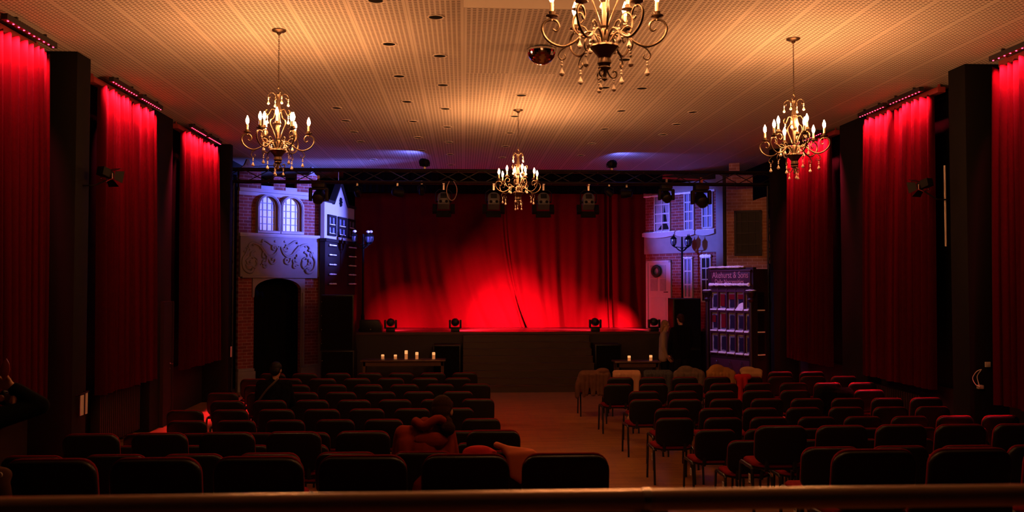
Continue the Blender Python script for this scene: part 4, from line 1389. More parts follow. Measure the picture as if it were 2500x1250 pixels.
speaker('lower black loudspeaker of the stack beside the shop set', 5.07, 5.74, 21.4, 22.0, 0, 0.95, 0, group=g)
speaker('upper black loudspeaker of the stack beside the shop set', 5.08, 5.76, 21.42, 21.98, 0.95, 2.17, 0, group=g)
speaker('black floor monitor wedge lying at the stage corner by the archway', -2.6, -2.04, 22.60, 22.98, SZ, SZ + 0.30, wedge=True)
speaker('black subwoofer on the floor between stairs and archway-side table', -0.72, -0.06, 21.6, 22.3, 0, 1.05, group=g)
speaker('black subwoofer on the floor between stairs and shop-side table', 3.2, 3.85, 21.6, 22.3, 0, 1.05, group=g)

# ------------------------------------------------------------------ tables with candles
def table(label, x0, x1, y0, y1, z):
    r = thing('table', label, 'table', ((x0 + x1) / 2, (y0 + y1) / 2, 0), 0, 'dark tables before the stage')
    w, d = (x1 - x0) / 2, (y1 - y0) / 2
    MB().box(-w, -d, z - 0.04, w, d, z).build('tabletop', 'table', r, bevel=0.015)
    MB().box(-w + 0.06, -d + 0.05, z - 0.14, w - 0.06, d - 0.05, z - 0.04).build('apron', 'table', r)
    for sx in (-1, 1):
        for sy in (-1, 1):
            MB().box(sx * (w - 0.08) - 0.03, sy * (d - 0.08) - 0.03, 0, sx * (w - 0.08) + 0.03, sy * (d - 0.08) + 0.03, z - 0.04).build('leg', 'table', r)
    return r
table('dark wooden table with five candles before the stage, archway side', -2.35, -0.40, 20.65, 21.2, 0.77)
table('dark wooden table with two candles before the stage, shop side', 3.45, 4.52, 20.25, 20.75, 0.75)
def candle(label, x, y, z, h, tip=True):
    r = thing('pillar_candle', label, 'candle', (x, y, z), 0, 'lit candles on the tables')
    MB().lathe([(0.036, 0), (0.036, h * 0.55), (0.036, h * 0.6)], 16).build('wax', 'candle_wax', r, smooth=True)
    MB().lathe([(0.036, h * 0.6), (0.036, h - 0.01), (0.030, h), (0.012, h - 0.006)], 16).build('glowing_top', 'candle_tip', r, smooth=True)
    MB().tube([(0, 0, h - 0.01), (0.001, 0, h + 0.012)], 0.002, 5).build('wick', 'black_metal', r)
    return r
for x, h, lab in ((-1.874, 0.10, 'short candle nearest the archway on the five-candle table'), (-1.58, 0.095, 'short candle second from the archway on the five-candle table'),
                  (-1.323, 0.20, 'tallest candle, middle of the five-candle table'), (-1.075, 0.16, 'tall candle second from the stairs on the five-candle table'), (-0.685, 0.155, 'tall candle nearest the stairs on the five-candle table')):
    candle(lab, x, 20.95 if h > 0.12 else 21.05, 0.77, h)
candle('candle nearest the stairs on the two-candle table', 3.818, 20.45, 0.75, 0.115)
candle('candle nearest the standing couple on the two-candle table', 4.322, 20.45, 0.75, 0.125)

# ------------------------------------------------------------------ chairs
def rrect(w, h, rt, rb, n=5):
    # rounded rectangle centred in x, z from 0 to h, different radii at top and bottom
    out = []
    for cx, cz, r0, a0 in ((w / 2 - rb, rb, rb, -pi / 2), (w / 2 - rt, h - rt, rt, 0), (-w / 2 + rt, h - rt, rt, pi / 2), (-w / 2 + rb, rb, rb, pi)):
        for i in range(n + 1):
            a = a0 + (pi / 2) * i / n
            out.append((cx + r0 * cos(a), cz + r0 * sin(a)))
    return out

def pad(outline, levels, mapf):
    # loft of the outline through (inset, depth) levels
    cx = 0.0
    cz = (min(p[1] for p in outline) + max(p[1] for p in outline)) / 2
    W2 = max(p[0] for p in outline)
    H2 = max(p[1] for p in outline) - cz
    vs, fs = [], []
    n = len(outline)
    for ins, dep in levels:
        for x, z in outline:
            vs.append(mapf(x * (W2 - ins) / W2, dep, cz + (z - cz) * (H2 - ins) / H2))
    for i in range(len(levels) - 1):
        for k in range(n):
            j = (k + 1) % n
            fs.append((i * n + k, i * n + j, (i + 1) * n + j, (i + 1) * n + k))
    # crowned end caps
    for lv, rev in ((0, True), (len(levels) - 1, False)):
        c = len(vs)
        ins, dep = levels[lv]
        mid = [mapf(x * 0.45, dep, cz + (z - cz) * 0.45) for x, z in outline]
        vs += mid
        for k in range(n):
            j = (k + 1) % n
            fs.append((lv * n + k, c + k, c + j, lv * n + j) if not rev else (lv * n + k, lv * n + j, c + j, c + k))
        fs.append(tuple(range(c, c + n)) if not rev else tuple(range(c + n - 1, c - 1, -1)))
    return vs, fs

def make_chair():
    r = thing('stacking_chair', 'x', 'chair', (0, 0, 0), 0, 'red and black chairs')
    # backrest: rear face at y = -0.25, leaning back a little, bowed round the sitter
    ol = rrect(0.48, 0.345, 0.085, 0.10, 5)
    def mp(x, d, z):
        return (x, -0.215 + d + 0.30 * x * x - 0.16 * z + 0.02, 0.478 + z)
    v, f = pad(ol, [(0.030, -0.030), (0.010, -0.026), (0.0, -0.016), (0.0, 0.0), (0.004, 0.002)], mp)
    MB().add(v, f).build('back_shell', 'black_plastic', r, smooth=True, angle=60)
    def mpc(x, d, z):
        return mp(x, d, z + 0.012 * max(0.0, z - 0.15) / 0.195)
    v, f = pad(ol, [(0.006, 0.0), (0.001, 0.006), (0.002, 0.022), (0.012, 0.036), (0.04, 0.044)], mpc)
    MB().add(v, f).build('backrest', 'red_fabric', r, smooth=True, angle=60)
    ol = rrect(0.475, 0.43, 0.09, 0.11, 5)
    def ms(x, d, z):
        y = z - 0.20
        zz = 0.425 + d - 0.10 * max(0.0, y - 0.10) ** 1.5 + 0.10 * x * x
        return (x, y, zz)
    v, f = pad(ol, [(0.03, -0.012), (0.008, -0.006), (0.0, 0.004), (0.0, 0.012)], ms)
    MB().add(v, f).build('seat_pan', 'black_plastic', r, smooth=True, angle=60)
    v, f = pad(ol, [(0.004, 0.012), (0.0, 0.02), (0.003, 0.038), (0.014, 0.050), (0.05, 0.056)], ms)
    MB().add(v, f).build('seat', 'red_fabric', r, smooth=True, angle=60)
    for sx in (-1, 1):
        X = sx * 0.252
        MB().tube([(X, -0.005, 0.432), (X, 0.14, 0.436), (X, 0.185, 0.42), (X * 1.0, 0.20, 0.38), (X * 1.01, 0.235, 0.0)], 0.019, 8, smooth=2, flat=0.75).build('leg', 'leg', r, smooth=True)
        MB().tube([(X, 0.005, 0.432), (X, -0.12, 0.436), (X, -0.16, 0.42), (X * 1.0, -0.175, 0.38), (X * 1.01, -0.225, 0.0)], 0.019, 8, smooth=2, flat=0.75).build('leg', 'leg', r, smooth=True)
    fr = MB()
    for y in (-0.10, 0.12):
        fr.tube([(-0.252, y, 0.425), (0.252, y, 0.425)], 0.011, 6)
    for x in (-0.13, 0.13):
        fr.tube([(x, -0.05, 0.412), (x, -0.19, 0.412), (x, -0.208, 0.43), (x, -0.212, 0.47), (x, -0.214, 0.52)], 0.013, 6, smooth=3, flat=1.6)
    fr.build('frame', 'leg', r, smooth=True)
    return r

CH = {}
chair0 = None
def put_chair(x, yback, z, label):
    global chair0
    loc = (x + random.uniform(-0.008, 0.008), yback + 0.27 + random.uniform(-0.012, 0.012), z)
    rz = random.uniform(-0.02, 0.02)
    if chair0 is None:
        chair0 = make_chair()
        chair0.location = loc
        chair0.rotation_euler = (0, 0, rz)
        chair0['label'] = label
        index_kids(chair0)
        return chair0
    return dup(chair0, label, loc, rz)

# left block: (back line Y, floor z, right edge of the aisle chair, pitch, number)
LROWS = [(17.0, 0, 0.27, 0.6, 7), (16.05, 0, 0.15, 0.6, 7), (15.05, 0, 0.46, 0.6, 7), (14.0, 0, 0.15, 0.6, 7), (13.05, 0, 0.46, 0.6, 7), (12.1, 0, 0.15, 0.6, 7), (11.15, 0, 0.46, 0.6, 7), (10.2, 0, 0.30, 0.6, 7), (9.42, 0, 0.40, 0.6, 7),
         (7.95, 0.37, 0.517, 0.585, 7), (6.95, 0.37, 0.517, 0.585, 7), (4.85, 0.74, 0.807, 0.55, 7), (3.9, 0.74, 0.912, 0.552, 6)]
RROWS = [(16.85, 0, 2.25, 0.6, 8), (15.95, 0, 2.58, 0.59, 8), (14.9, 0, 2.36, 0.6, 8), (13.85, 0, 2.60, 0.6, 7), (12.85, 0, 2.40, 0.6, 8), (11.9, 0, 2.58, 0.6, 7), (11.05, 0, 2.41, 0.6, 8), (10.15, 0, 2.65, 0.6, 7), (9.42, 0, 2.82, 0.6, 7),
         (8.05, 0.37, 2.67, 0.565, 7), (6.98, 0.37, 2.69, 0.565, 6), (4.88, 0.74, 2.06, 0.56, 4), (3.9, 0.74, 2.0, 0.56, 3)]
def rowname(i):
    return ordinal(i) + ' row from the stage' if i < 9 else ('row on the %s raised tier, %s' % ('lower' if i < 11 else 'upper', 'stage-side' if i in (9, 11) else 'camera-side'))
for i, (y, z, edge, pit, n) in enumerate(LROWS):
    for k in range(n):
        if i < 9:
            lab = 'red and black chair, archway-side block, %s, %s from the aisle' % (rowname(i), ordinal(k))
        else:
            lab = 'chair, archway-side block, %s tier, %s row, %s from the aisle' % ('lower' if i < 11 else 'upper', 'front' if i in (9, 11) else 'rear', ordinal(k))
        CH[('L', i, k)] = put_chair(edge - 0.24 - pit * k, y, z, lab)
for i, (y, z, edge, pit, n) in enumerate(RROWS):
    for k in range(n):
        if i < 9:
            lab = 'red and black chair, shop-side block, %s, %s from the aisle' % (rowname(i), ordinal(k))
        else:
            lab = 'chair, shop-side block, %s tier, %s row, %s from the aisle' % ('lower' if i < 11 else 'upper', 'front' if i in (9, 11) else 'rear', ordinal(k))
        CH[('R', i, k)] = put_chair(edge + 0.24 + pit * k, y, z, lab)

# paper seat numbers on the aisle side of the shop-side block
for i in (3, 5, 6, 7, 8, 9, 10):
    c = CH[('R', i, 0)]
    tg = MB().box(-0.279, 0.0, -0.0, -0.277, 0.055, 0.085)
    o = tg.build('number_tag', 'paper', c)
    o.location = (0, -0.20, 0.30)
    mk = MB().box(-0.2795, 0.012, 0.02, -0.279, 0.042, 0.028).box(-0.2795, 0.012, 0.045, -0.279, 0.02, 0.07).box(-0.2795, 0.034, 0.03, -0.279, 0.042, 0.07)
    mk.build('printed_mark', 'black_metal', o)

# ------------------------------------------------------------------ clothes left on the chairs
def coat_on(chair, name, label, m, hood=False, sleeves=(True, True), w=0.27, top=0.85, low=0.45, lump=0.0, extra=None):
    mb = MB()
    cx, cy, cz = chair.location
    zt = cz + top
    yb = cy - 0.315
    mb.capsule((cx - w + 0.05, yb + 0.02, zt - 0.02), (cx + w - 0.05, yb + 0.02, zt - 0.02), 0.055)
    mb.capsule((cx - w + 0.04, yb - 0.02, zt - 0.06), (cx - w + 0.06, yb, cz + low), 0.05, 0.03)
    mb.capsule((cx + w - 0.04, yb - 0.02, zt - 0.06), (cx + w - 0.06, yb, cz + low), 0.05, 0.03)
    for t in range(7):
        x = cx - w + 0.07 + (2 * w - 0.14) * t / 6
        mb.capsule((x, yb - 0.02 - 0.012 * (t % 2), zt - 0.05), (x + random.uniform(-0.02, 0.02), yb + 0.005, cz + low + random.uniform(0, 0.04)), 0.045 - 0.008 * (t % 2), 0.028)
    if sleeves[0]:
        mb.capsule((cx - w + 0.03, yb + 0.02, zt - 0.05), (cx - w - 0.05, yb + 0.02, zt - 0.25), 0.07, 0.06)
        mb.capsule((cx - w - 0.05, yb + 0.02, zt - 0.25), (cx - w - 0.06, yb + 0.03, zt - 0.46), 0.06, 0.045)
    if sleeves[1]:
        mb.capsule((cx + w - 0.03, yb + 0.02, zt - 0.05), (cx + w + 0.03, yb + 0.02, zt - 0.25), 0.065, 0.055)
    if hood:
        mb.ball((cx + w - 0.12, yb + 0.01, zt + 0.02), (0.13, 0.07, 0.06))
    if lump:
        mb.ball((cx - 0.06, yb + 0.03, zt + lump * 0.15), (0.17, 0.08, lump))
        mb.ball((cx + 0.10, yb + 0.03, zt - lump * 0.2), (0.14, 0.08, lump * 0.9))
    if extra:
        extra(mb, cx, yb, zt)
    o = organic(mb, name, m, None, 0.014, 4)
    return tag(o, label, 'clothing', 'clothes left on the front row chairs')
def cm(n, c, **k):
    M[n] = mat(n, c, 0.9, spec=0.15, **k)
    return n
R0 = [CH[('R', 0, k)] for k in range(8)]
coat_on(R0[0], 'jacket', 'brown quilted jacket hung on the front row chair nearest the aisle', cm('brown_quilt', (0.10, 0.045, 0.025), var=0.3, vscale=14), hood=True, low=0.40)
coat_on(R0[1], 'coat', 'plain beige coat over the front row chair beside the brown jacket', cm('beige_wool', (0.36, 0.19, 0.11), var=0.06), sleeves=(False, False), w=0.265, low=0.35)
coat_on(R0[2], 'coat', 'black speckled coat over the front row chair beside the beige coat', cm('speckled_black', (0.045, 0.045, 0.05), var=0.95, vscale=60), sleeves=(False, True), low=0.42)
coat_on(R0[3], 'jacket', 'grey brown striped jacket over a front row chair before the loudspeakers', cm('striped_grey', (0.10, 0.07, 0.05), var=0.4, vscale=20), low=0.42, lump=0.10)
coat_on(R0[4], 'coat', 'mustard coat piled on the front row chair before the shop', cm('mustard_wool', (0.24, 0.11, 0.03), var=0.1), sleeves=(False, True), low=0.40, lump=0.12)
coat_on(R0[5], 'coat', 'dark coat with cream lining over the front row chair before the shop', cm('cream_lining', (0.36, 0.21, 0.11), var=0.1), sleeves=(False, False), w=0.2, low=0.6, lump=0.08)
# red scarf farther down the block
ch = CH[('R', 1, 4)]
x, y, z = ch.location
mb = MB()
mb.capsule((x - 0.25, y - 0.31, 0.83), (x - 0.05, y - 0.31, 0.835), 0.06)
mb.capsule((x - 0.22, y - 0.35, 0.80), (x - 0.21, y - 0.37, 0.42), 0.055, 0.05)
mb.capsule((x - 0.12, y - 0.34, 0.80), (x - 0.11, y - 0.35, 0.66), 0.05)
tag(organic(mb, 'scarf', cm('bright_red_knit', (0.30, 0.01, 0.01), var=0.15, vscale=50), None, 0.012, 4), 'bright red scarf hanging over a chair back in second row, shop side', 'scarf')
# dark jacket over a chair in the shop-side block
coat_on(CH[('R', 3, 5)], 'jacket', 'black jacket with pale collar over a chair far in the shop-side block', 'black_cloth', sleeves=(True, True), low=0.4, lump=0.05)
# flowered cloth under the seat
mb = MB()
x, y, z = CH[('R', 3, 0)].location
for k in range(8):
    mb.ball((x - 0.15 + random.uniform(-0.08, 0.14), y - 0.20 + random.uniform(-0.03, 0.03), 0.40 + random.uniform(-0.05, 0.05)), random.uniform(0.03, 0.06), 8)
mb.capsule((x - 0.2, y - 0.15, 0.46), (x + 0.1, y - 0.15, 0.46), 0.04)
tag(organic(mb, 'crumpled_cloth', cm('flowered_cloth', (0.3, 0.18, 0.11), var=0.6, vscale=30), None, 0.010, 3), 'crumpled pale flowered cloth hanging off aisle seat, shop-side fourth row', 'cloth')
# coral coat and red cloth behind the hooded woman
x, y, z = CH[('L', 10, 0)].location
mb = MB()
mb.capsule((x - 0.02, y - 0.30, z + 0.89), (x + 0.10, y - 0.30, z + 0.845), 0.026)
mb.capsule((x + 0.06, y - 0.30, z + 0.845), (x + 0.24, y - 0.30, z + 0.82), 0.04)
for k in range(7):
    xx = x + 0.08 + k * 0.03
    mb.capsule((xx, y - 0.33, z + 0.82), (xx + 0.02, y - 0.345, z + 0.66 - 0.02 * (k % 3)), 0.034, 0.022)
mb.capsule((x + 0.24, y - 0.29, z + 0.80), (x + 0.27, y - 0.30, z + 0.60), 0.04, 0.02)
tag(organic(mb, 'coat', cm('coral_wool', (0.50, 0.13, 0.06), var=0.06), None, 0.010, 3), 'coral coat draped over chair back behind the hooded woman', 'clothing')
mb = MB()
mb.ball((x - 0.16, y - 0.22, z + 0.82), (0.13, 0.06, 0.055))
mb.capsule((x - 0.25, y - 0.24, z + 0.78), (x - 0.05, y - 0.24, z + 0.80), 0.045)
tag(organic(mb, 'bag', cm('bright_red_cloth', (0.36, 0.015, 0.015), var=0.08), None, 0.010, 3), 'bright red bag over the chair back beside the coral coat', 'bag')
# white hand bag / cup details in the shop-side block
mb = MB().lathe([(0.03, 0), (0.038, 0.09), (0.04, 0.095), (0.032, 0.093)], 12)
o = tag(mb.build('paper_cup', 'paper', smooth=True), 'small pale paper cup on a seat in the shop-side block', 'cup')
o.location = (CH[('R', 5, 2)].location[0] + 0.28, CH[('R', 5, 2)].location[1] + 0.05, 0.478)
o.location = (CH[('R', 5, 2)].location[0] + 0.12, CH[('R', 5, 2)].location[1] + 0.05, 0.482)

# ------------------------------------------------------------------ people
def limb(mb, pts, rs):
    for i in range(len(pts) - 1):
        mb.capsule(pts[i], pts[i + 1], rs[i], rs[i + 1])

def head_on(mb, c, fwd, s=1.0):
    # skull, jaw, nose, ears in the direction the head faces
    f = Vector(fwd).normalized()
    up = Vector((0, 0, 1))
    side = f.cross(up).normalized()
    up = side.cross(f).normalized()
    c = Vector(c)
    R = Matrix((side, f, up)).transposed().to_4x4()
    T = Matrix.Translation(c) @ R
    mb.ball((0, -0.010, 0.025), (0.074 * s, 0.094 * s, 0.090 * s), 16, T)
    mb.ball((0, 0.022, -0.045), (0.056 * s, 0.068 * s, 0.068 * s), 14, T)
    mb.ball((0, 0.096 * s, -0.018), (0.014, 0.020, 0.026), 8, T)
    mb.ball((0, 0.082 * s, -0.062), (0.026, 0.012, 0.010), 8, T)
    mb.ball((0, 0.07 * s, -0.10), (0.024, 0.022, 0.018), 8, T)
    for sx in (-1, 1):
        mb.ball((sx * 0.076 * s, -0.004, -0.012), (0.012, 0.022, 0.034), 8, T)
        mb.ball((sx * 0.03, 0.082 * s, 0.016), (0.022, 0.010, 0.008), 8, T)
    return T

def eyes_on(T, parent):
    mb = MB()
    for sx in (-1, 1):
        mb.ball((sx * 0.030, 0.083, 0.004), (0.012, 0.008, 0.008), 8, T)
    return mb.build('eyes', 'hair_black', parent, smooth=True)

def hand(mb, wrist, d, palm_n, curl=0.6, s=1.0):
    # palm and five bent fingers; d = pointing direction, palm_n = palm normal
    d = Vector(d).normalized()
    n = Vector(palm_n).normalized()
    n = (n - d * n.dot(d)).normalized()
    sd = d.cross(n).normalized()
    w = Vector(wrist)
    pc = w + d * 0.05 * s
    for t in (-0.026, -0.009, 0.009, 0.026):
        mb.capsule(w + sd * t * 0.7 * s + d * 0.012, w + sd * t * s + d * 0.085 * s, 0.014 * s, 0.012 * s, 8)
    for t, L in ((-0.030, 0.066), (-0.010, 0.078), (0.010, 0.084), (0.030, 0.074)):
        p = w + sd * t * s + d * 0.088 * s
        ang = curl * 0.55
        for k, fr in enumerate((0.45, 0.32, 0.23)):
            a = ang * (k + 1)
            q = p + (d * cos(a) + n * sin(a)) * (L * fr * s)
            mb.capsule(p, q, (0.0095 - 0.001 * k) * s, (0.009 - 0.001 * k) * s, 8)
            p = q
    p = w + sd * 0.030 * s + d * 0.025 * s
    q = p + (d * 0.55 + sd * 0.75 + n * 0.35).normalized() * 0.040 * s
    mb.capsule(p, q, 0.012 * s, 0.0105 * s, 8)
    e = q + (d * 0.85 + sd * 0.15 + n * 0.5).normalized() * 0.034 * s
    mb.capsule(q, e, 0.0105 * s, 0.008 * s, 8)

def seated(label, cx, yb, zf, headc, headf, sh_z, sh_w, m_top, m_hair, lean=0.05, skin_arms=True, s=1.0, bun=None, hairstyle='short', cat='person'):
    """adult sitting on the chair whose back line is at yb; faces +Y"""
    r = thing('person', label, cat, (cx, yb + 0.25, zf))
    O = Vector((cx, yb + 0.25, zf))
    L = lambda p: Vector(p) - O
    hip = Vector((cx, yb + 0.17, zf + 0.56))
    chest = Vector((cx, yb + 0.17 + lean * 0.6, sh_z - 0.12))
    shc = Vector((cx, yb + 0.16 + lean, sh_z))
    hc = Vector(headc)
    body = MB()
    def bcap(a, b, r0, r1=None): body.capsule(L(a), L(b), r0, r1)
    bcap(hip, chest, 0.12, 0.12)
    bcap(shc + Vector((-sh_w / 2 + 0.05, 0, -0.02)), shc + Vector((sh_w / 2 - 0.05, 0, -0.02)), 0.055)
    bcap(shc, hc + Vector((0, -0.02, -0.06)), 0.056, 0.05)
    T = head_on(body, L(hc), headf, s)
    armpts = {}
    for sx in (-1, 1):
        sh = shc + Vector((sx * (sh_w / 2 - 0.06), 0, -0.02))
        el = Vector((cx + sx * (sh_w / 2 + 0.0), yb + 0.24 + lean, sh_z - 0.30))
        wr = Vector((cx + sx * 0.10, yb + 0.47, zf + 0.66))
        armpts[sx] = (sh, el, wr)
        bcap(sh, el, 0.046, 0.038)
        bcap(el, wr, 0.038, 0.027)
        hand(body, L(wr), (-sx * 0.35, 0.9, -0.15), (0, 0, -1), 0.8)
        kn = Vector((cx + sx * 0.11, yb + 0.60, zf + 0.55))
        an = Vector((cx + sx * 0.12, yb + 0.58, zf + 0.10))
        bcap(hip + Vector((sx * 0.09, 0.02, -0.01)), kn, 0.078, 0.056)
        bcap(kn, an, 0.056, 0.038)
        bcap(an, an + Vector((0, 0.15, -0.06)), 0.036, 0.03)
    b = organic(body, 'body', 'skin', r, 0.010, 4)
    eyes_on(T, r)
    top = MB()
    top.capsule(L(hip), L(chest), 0.155, 0.155)
    for k in range(5):
        t = k / 4 - 0.5
        top.capsule(L(hip + Vector((t * 0.24, -0.02, 0))), L(chest + Vector((t * (sh_w - 0.20), -0.01, 0.02))), 0.105, 0.10)
    top.capsule(L(shc + Vector((-sh_w / 2 + 0.075, -0.005, -0.03))), L(shc + Vector((sh_w / 2 - 0.075, -0.005, -0.03))), 0.078)
    top.capsule(L(shc + Vector((0, 0, -0.02))), L(shc + Vector((0, 0.01, 0.045))), 0.085, 0.066)
    for sx in (-1, 1):
        sh, el, wr = armpts[sx]
        top.capsule(L(sh), L(el), 0.070, 0.056)
        top.capsule(L(el), L(el + (wr - el) * 0.92), 0.056, 0.042)
    t = organic(top, 'jacket', m_top, r, 0.011, 5)
    leg = MB()
    for sx in (-1, 1):
        kn = Vector((cx + sx * 0.11, yb + 0.60, zf + 0.555))
        an = Vector((cx + sx * 0.12, yb + 0.58, zf + 0.13))
        leg.capsule(L(hip + Vector((sx * 0.09, 0.02, -0.01))), L(kn), 0.090, 0.068)
        leg.capsule(L(kn), L(an), 0.068, 0.055)
    leg.capsule(L(hip + Vector((-0.06, 0, 0))), L(hip + Vector((0.06, 0, 0))), 0.12)
    organic(leg, 'trousers', 'trousers', r, 0.013, 4)
    sh = MB()
    for sx in (-1, 1):
        sh.capsule(L((cx + sx * 0.12, yb + 0.57, zf + 0.045)), L((cx + sx * 0.12, yb + 0.74, zf + 0.04)), 0.045, 0.038)
    sh.build('shoes', 'black_plastic', r, smooth=True)
    hair = MB()
    hair.ball((0, -0.020, 0.035), (0.084 * s, 0.096 * s, 0.090 * s), 16, T)
    hair.ball((0, -0.055, -0.015), (0.078 * s, 0.062 * s, 0.080 * s), 14, T)
    if hairstyle == 'bun':
        hair.ball((0, -0.045, -0.06), (0.066 * s, 0.062 * s, 0.07 * s), 12, T)
        bl = L(bun)
        hair.ball(bl, (0.062, 0.050, 0.058), 14)
        hair.capsule(bl + Vector((0, 0.03, 0.05)), bl + Vector((-0.02, 0.01, -0.06)), 0.04, 0.025)
    organic(hair, 'hair', m_hair, r, 0.008, 3)
    return r, L, shc, T

# woman in the rust red hoodie, lower tier rear row
w, Lw, shc, Tw = seated('person in rust red hoodie with low dark bun, seen from behind', -0.30, 6.95, 0.37, (-0.165, 7.19, 1.485), (0.16, 0.9, -0.30), 1.33, 0.47, 'hoodie', 'hair_brown', lean=0.06, bun=(-0.12, 7.055, 1.365), hairstyle='bun', s=1.02)
hd = MB()
pts = []
for k in range(15):
    a = pi + pi * k / 14 if False else radians(170) + radians(200) * k / 14
    pts.append(Lw((-0.245 + 0.135 * cos(a), 7.16 + 0.125 * sin(a), 1.375 + 0.03 * sin(k * 0.9) - 0.045 * cos(a + pi / 2) * -1)))
hd.tube(pts, [0.030, 0.036, 0.038, 0.034, 0.025], 10)
hd.ball(Lw((-0.31, 7.12, 1.365)), (0.055, 0.05, 0.04), 12)
hd.ball(Lw((-0.25, 7.05, 1.275)), (0.14, 0.04, 0.07), 12)
organic(hd, 'hood', 'hoodie', w, 0.009, 3)
hb = MB().tube([Lw((-0.235, 7.085, 1.445)), Lw((-0.19, 7.068, 1.415))], 0.004, 6)
hb.build('hair_pin', 'letter', w)

# man with a strap across his back, archway-side fifth row
mn, Lm, shc, Tm = seated('person in black jacket with grey strap across the back, seen from behind', -2.76, 13.05, 0.0, (-2.735, 13.30, 1.245), (0.15, 0.95, -0.25), 1.06, 0.50, 'black_cloth', 'hair_black', lean=0.07)
MB().tube([Lm((-2.68, 13.14, 1.135)), Lm((-2.72, 13.06, 1.08)), Lm((-2.80, 13.025, 1.0)), Lm((-2.92, 13.03, 0.84))], 0.018, 8, smooth=4, flat=0.3).build('strap', 'strap', mn, smooth=True)

# person at the far left, arm raised, mostly out of the picture
def left_person():
    zf = 0.74
    cx, yb = -2.90, 4.9
    r = thing('person', 'person in black sweater at the picture edge, raising a bent arm', 'person', (cx, 5.15, zf))
    O = Vector((cx, 5.15, zf))
    L = lambda p: Vector(p) - O
    shz = 1.74
    hip = (cx, yb + 0.17, zf + 0.56)
    body = MB()
    body.capsule(L(hip), L((cx, yb + 0.2, shz - 0.1)), 0.12, 0.12)
    body.capsule(L((cx - 0.14, yb + 0.22, shz - 0.03)), L((cx + 0.14, yb + 0.22, shz - 0.03)), 0.055)
    body.capsule(L((cx, yb + 0.22, shz)), L((cx - 0.01, yb + 0.24, shz + 0.13)), 0.055, 0.05)
    T = head_on(body, L((cx - 0.01, yb + 0.26, shz + 0.24)), (0.25, 0.95, 0.0))
    arms = {}
    sh, el, wr = Vector((cx + 0.15, yb + 0.22, shz - 0.04)), Vector((-2.455, 5.35, 1.79)), Vector((-2.575, 5.28, 1.905))
    hd_ = (-0.85, -0.05, 0.35)
    arms[1] = (sh, el, wr)
    sh2, el2, wr2 = Vector((cx - 0.15, yb + 0.22, shz - 0.04)), Vector((-3.0, 5.34, 1.72)), Vector((-2.64, 5.30, 1.845))
    arms[-1] = (sh2, el2, wr2)
    for k in arms:
        a, b, c = arms[k]
        body.capsule(L(a), L(b), 0.045, 0.036)
        body.capsule(L(b), L(c), 0.036, 0.026)
    hand(body, L(wr), hd_, (0, -1, -0.2), 0.9)
    hand(body, L(wr2), (0.85, 0.0, -0.1), (0, -1, -0.2), 2.0, 0.9)
    for sx in (-1, 1):
        kn = (cx + sx * 0.11, yb + 0.60, zf + 0.55)
        an = (cx + sx * 0.12, yb + 0.58, zf + 0.10)
        body.capsule(L((cx + sx * 0.09, yb + 0.19, zf + 0.55)), L(kn), 0.078, 0.056)
        body.capsule(L(kn), L(an), 0.056, 0.038)
        body.capsule(L(an), L((an[0], an[1] + 0.15, zf + 0.035)), 0.034, 0.03)
    organic(body, 'body', 'skin', r, 0.008, 3)
    eyes_on(T, r)
    top = MB()
    for k in range(5):
        t = k / 4 - 0.5
        top.capsule(L((cx + t * 0.24, yb + 0.16, zf + 0.5)), L((cx + t * 0.22, yb + 0.19, shz - 0.10)), 0.10, 0.095)
    top.capsule(L((cx - 0.14, yb + 0.22, shz - 0.035)), L((cx + 0.14, yb + 0.22, shz - 0.035)), 0.075)
    for k in arms:
        a, b, c = arms[k]
        top.capsule(L(a), L(b), 0.070, 0.056)
        top.capsule(L(b), L(b + (c - b) * 0.88), 0.056, 0.042)
    organic(top, 'sweater', 'black_cloth', r, 0.010, 4)
    leg = MB()
    for sx in (-1, 1):
        leg.capsule(L((cx + sx * 0.09, yb + 0.19, zf + 0.55)), L((cx + sx * 0.11, yb + 0.60, zf + 0.555)), 0.09, 0.068)
        leg.capsule(L((cx + sx * 0.11, yb + 0.60, zf + 0.555)), L((cx + sx * 0.12, yb + 0.58, zf + 0.13)), 0.068, 0.055)
    organic(leg, 'trousers', 'trousers', r, 0.013, 4)
    hair = MB()
    hair.ball((0, -0.020, 0.035), (0.084, 0.096, 0.090), 16, T)
    hair.ball((0, -0.055, -0.06), (0.08, 0.06, 0.13), 14, T)
    organic(hair, 'hair', 'hair_black', r, 0.009, 3)
    wt = MB().tube([(wr2.x + 0.01, wr2.y + 0.034 * cos(a), wr2.z + 0.034 * sin(a)) for a in [2 * pi * i / 16 for i in range(16)]], 0.012, 6, closed=True)
    o = wt.build('wristwatch', 'black_metal', r, smooth=True)
    o.location = -O
    f = MB().lathe([(0.020, 0), (0.020, 0.008), (0.016, 0.011)], 14, Matrix.Translation(wr2 + Vector((0.012, -0.040, 0.0))) @ Matrix.Rotation(pi / 2, 4, 'X')).build('watch_face', 'letter', o)
    lf = MB().prism([(0, -0.065), (0.022, -0.03), (0.026, 0.0), (0.018, 0.035), (0, 0.062), (-0.018, 0.035), (-0.026, 0.0), (-0.022, -0.03)], -0.006, 0.006)
    lf = lf.build('ornament', cm('dark_red_gloss', (0.20, 0.03, 0.02)), None, bevel=0.004)
    lf.active_material.node_tree.nodes['Principled BSDF'].inputs['Roughness'].default_value = 0.25
    tag(lf, 'dark red leaf-shaped ornament held up at the picture edge', 'ornament')
    lf.location = (-2.598, 5.24, 2.012)
    lf.rotation_euler = (0, 0.1, 0.3)
    bg = MB()
    bg.ball((-2.41, 4.74, 1.40), (0.11, 0.05, 0.16), 16)
    bg.capsule((-2.46, 4.76, 1.53), (-2.36, 4.76, 1.51), 0.045)
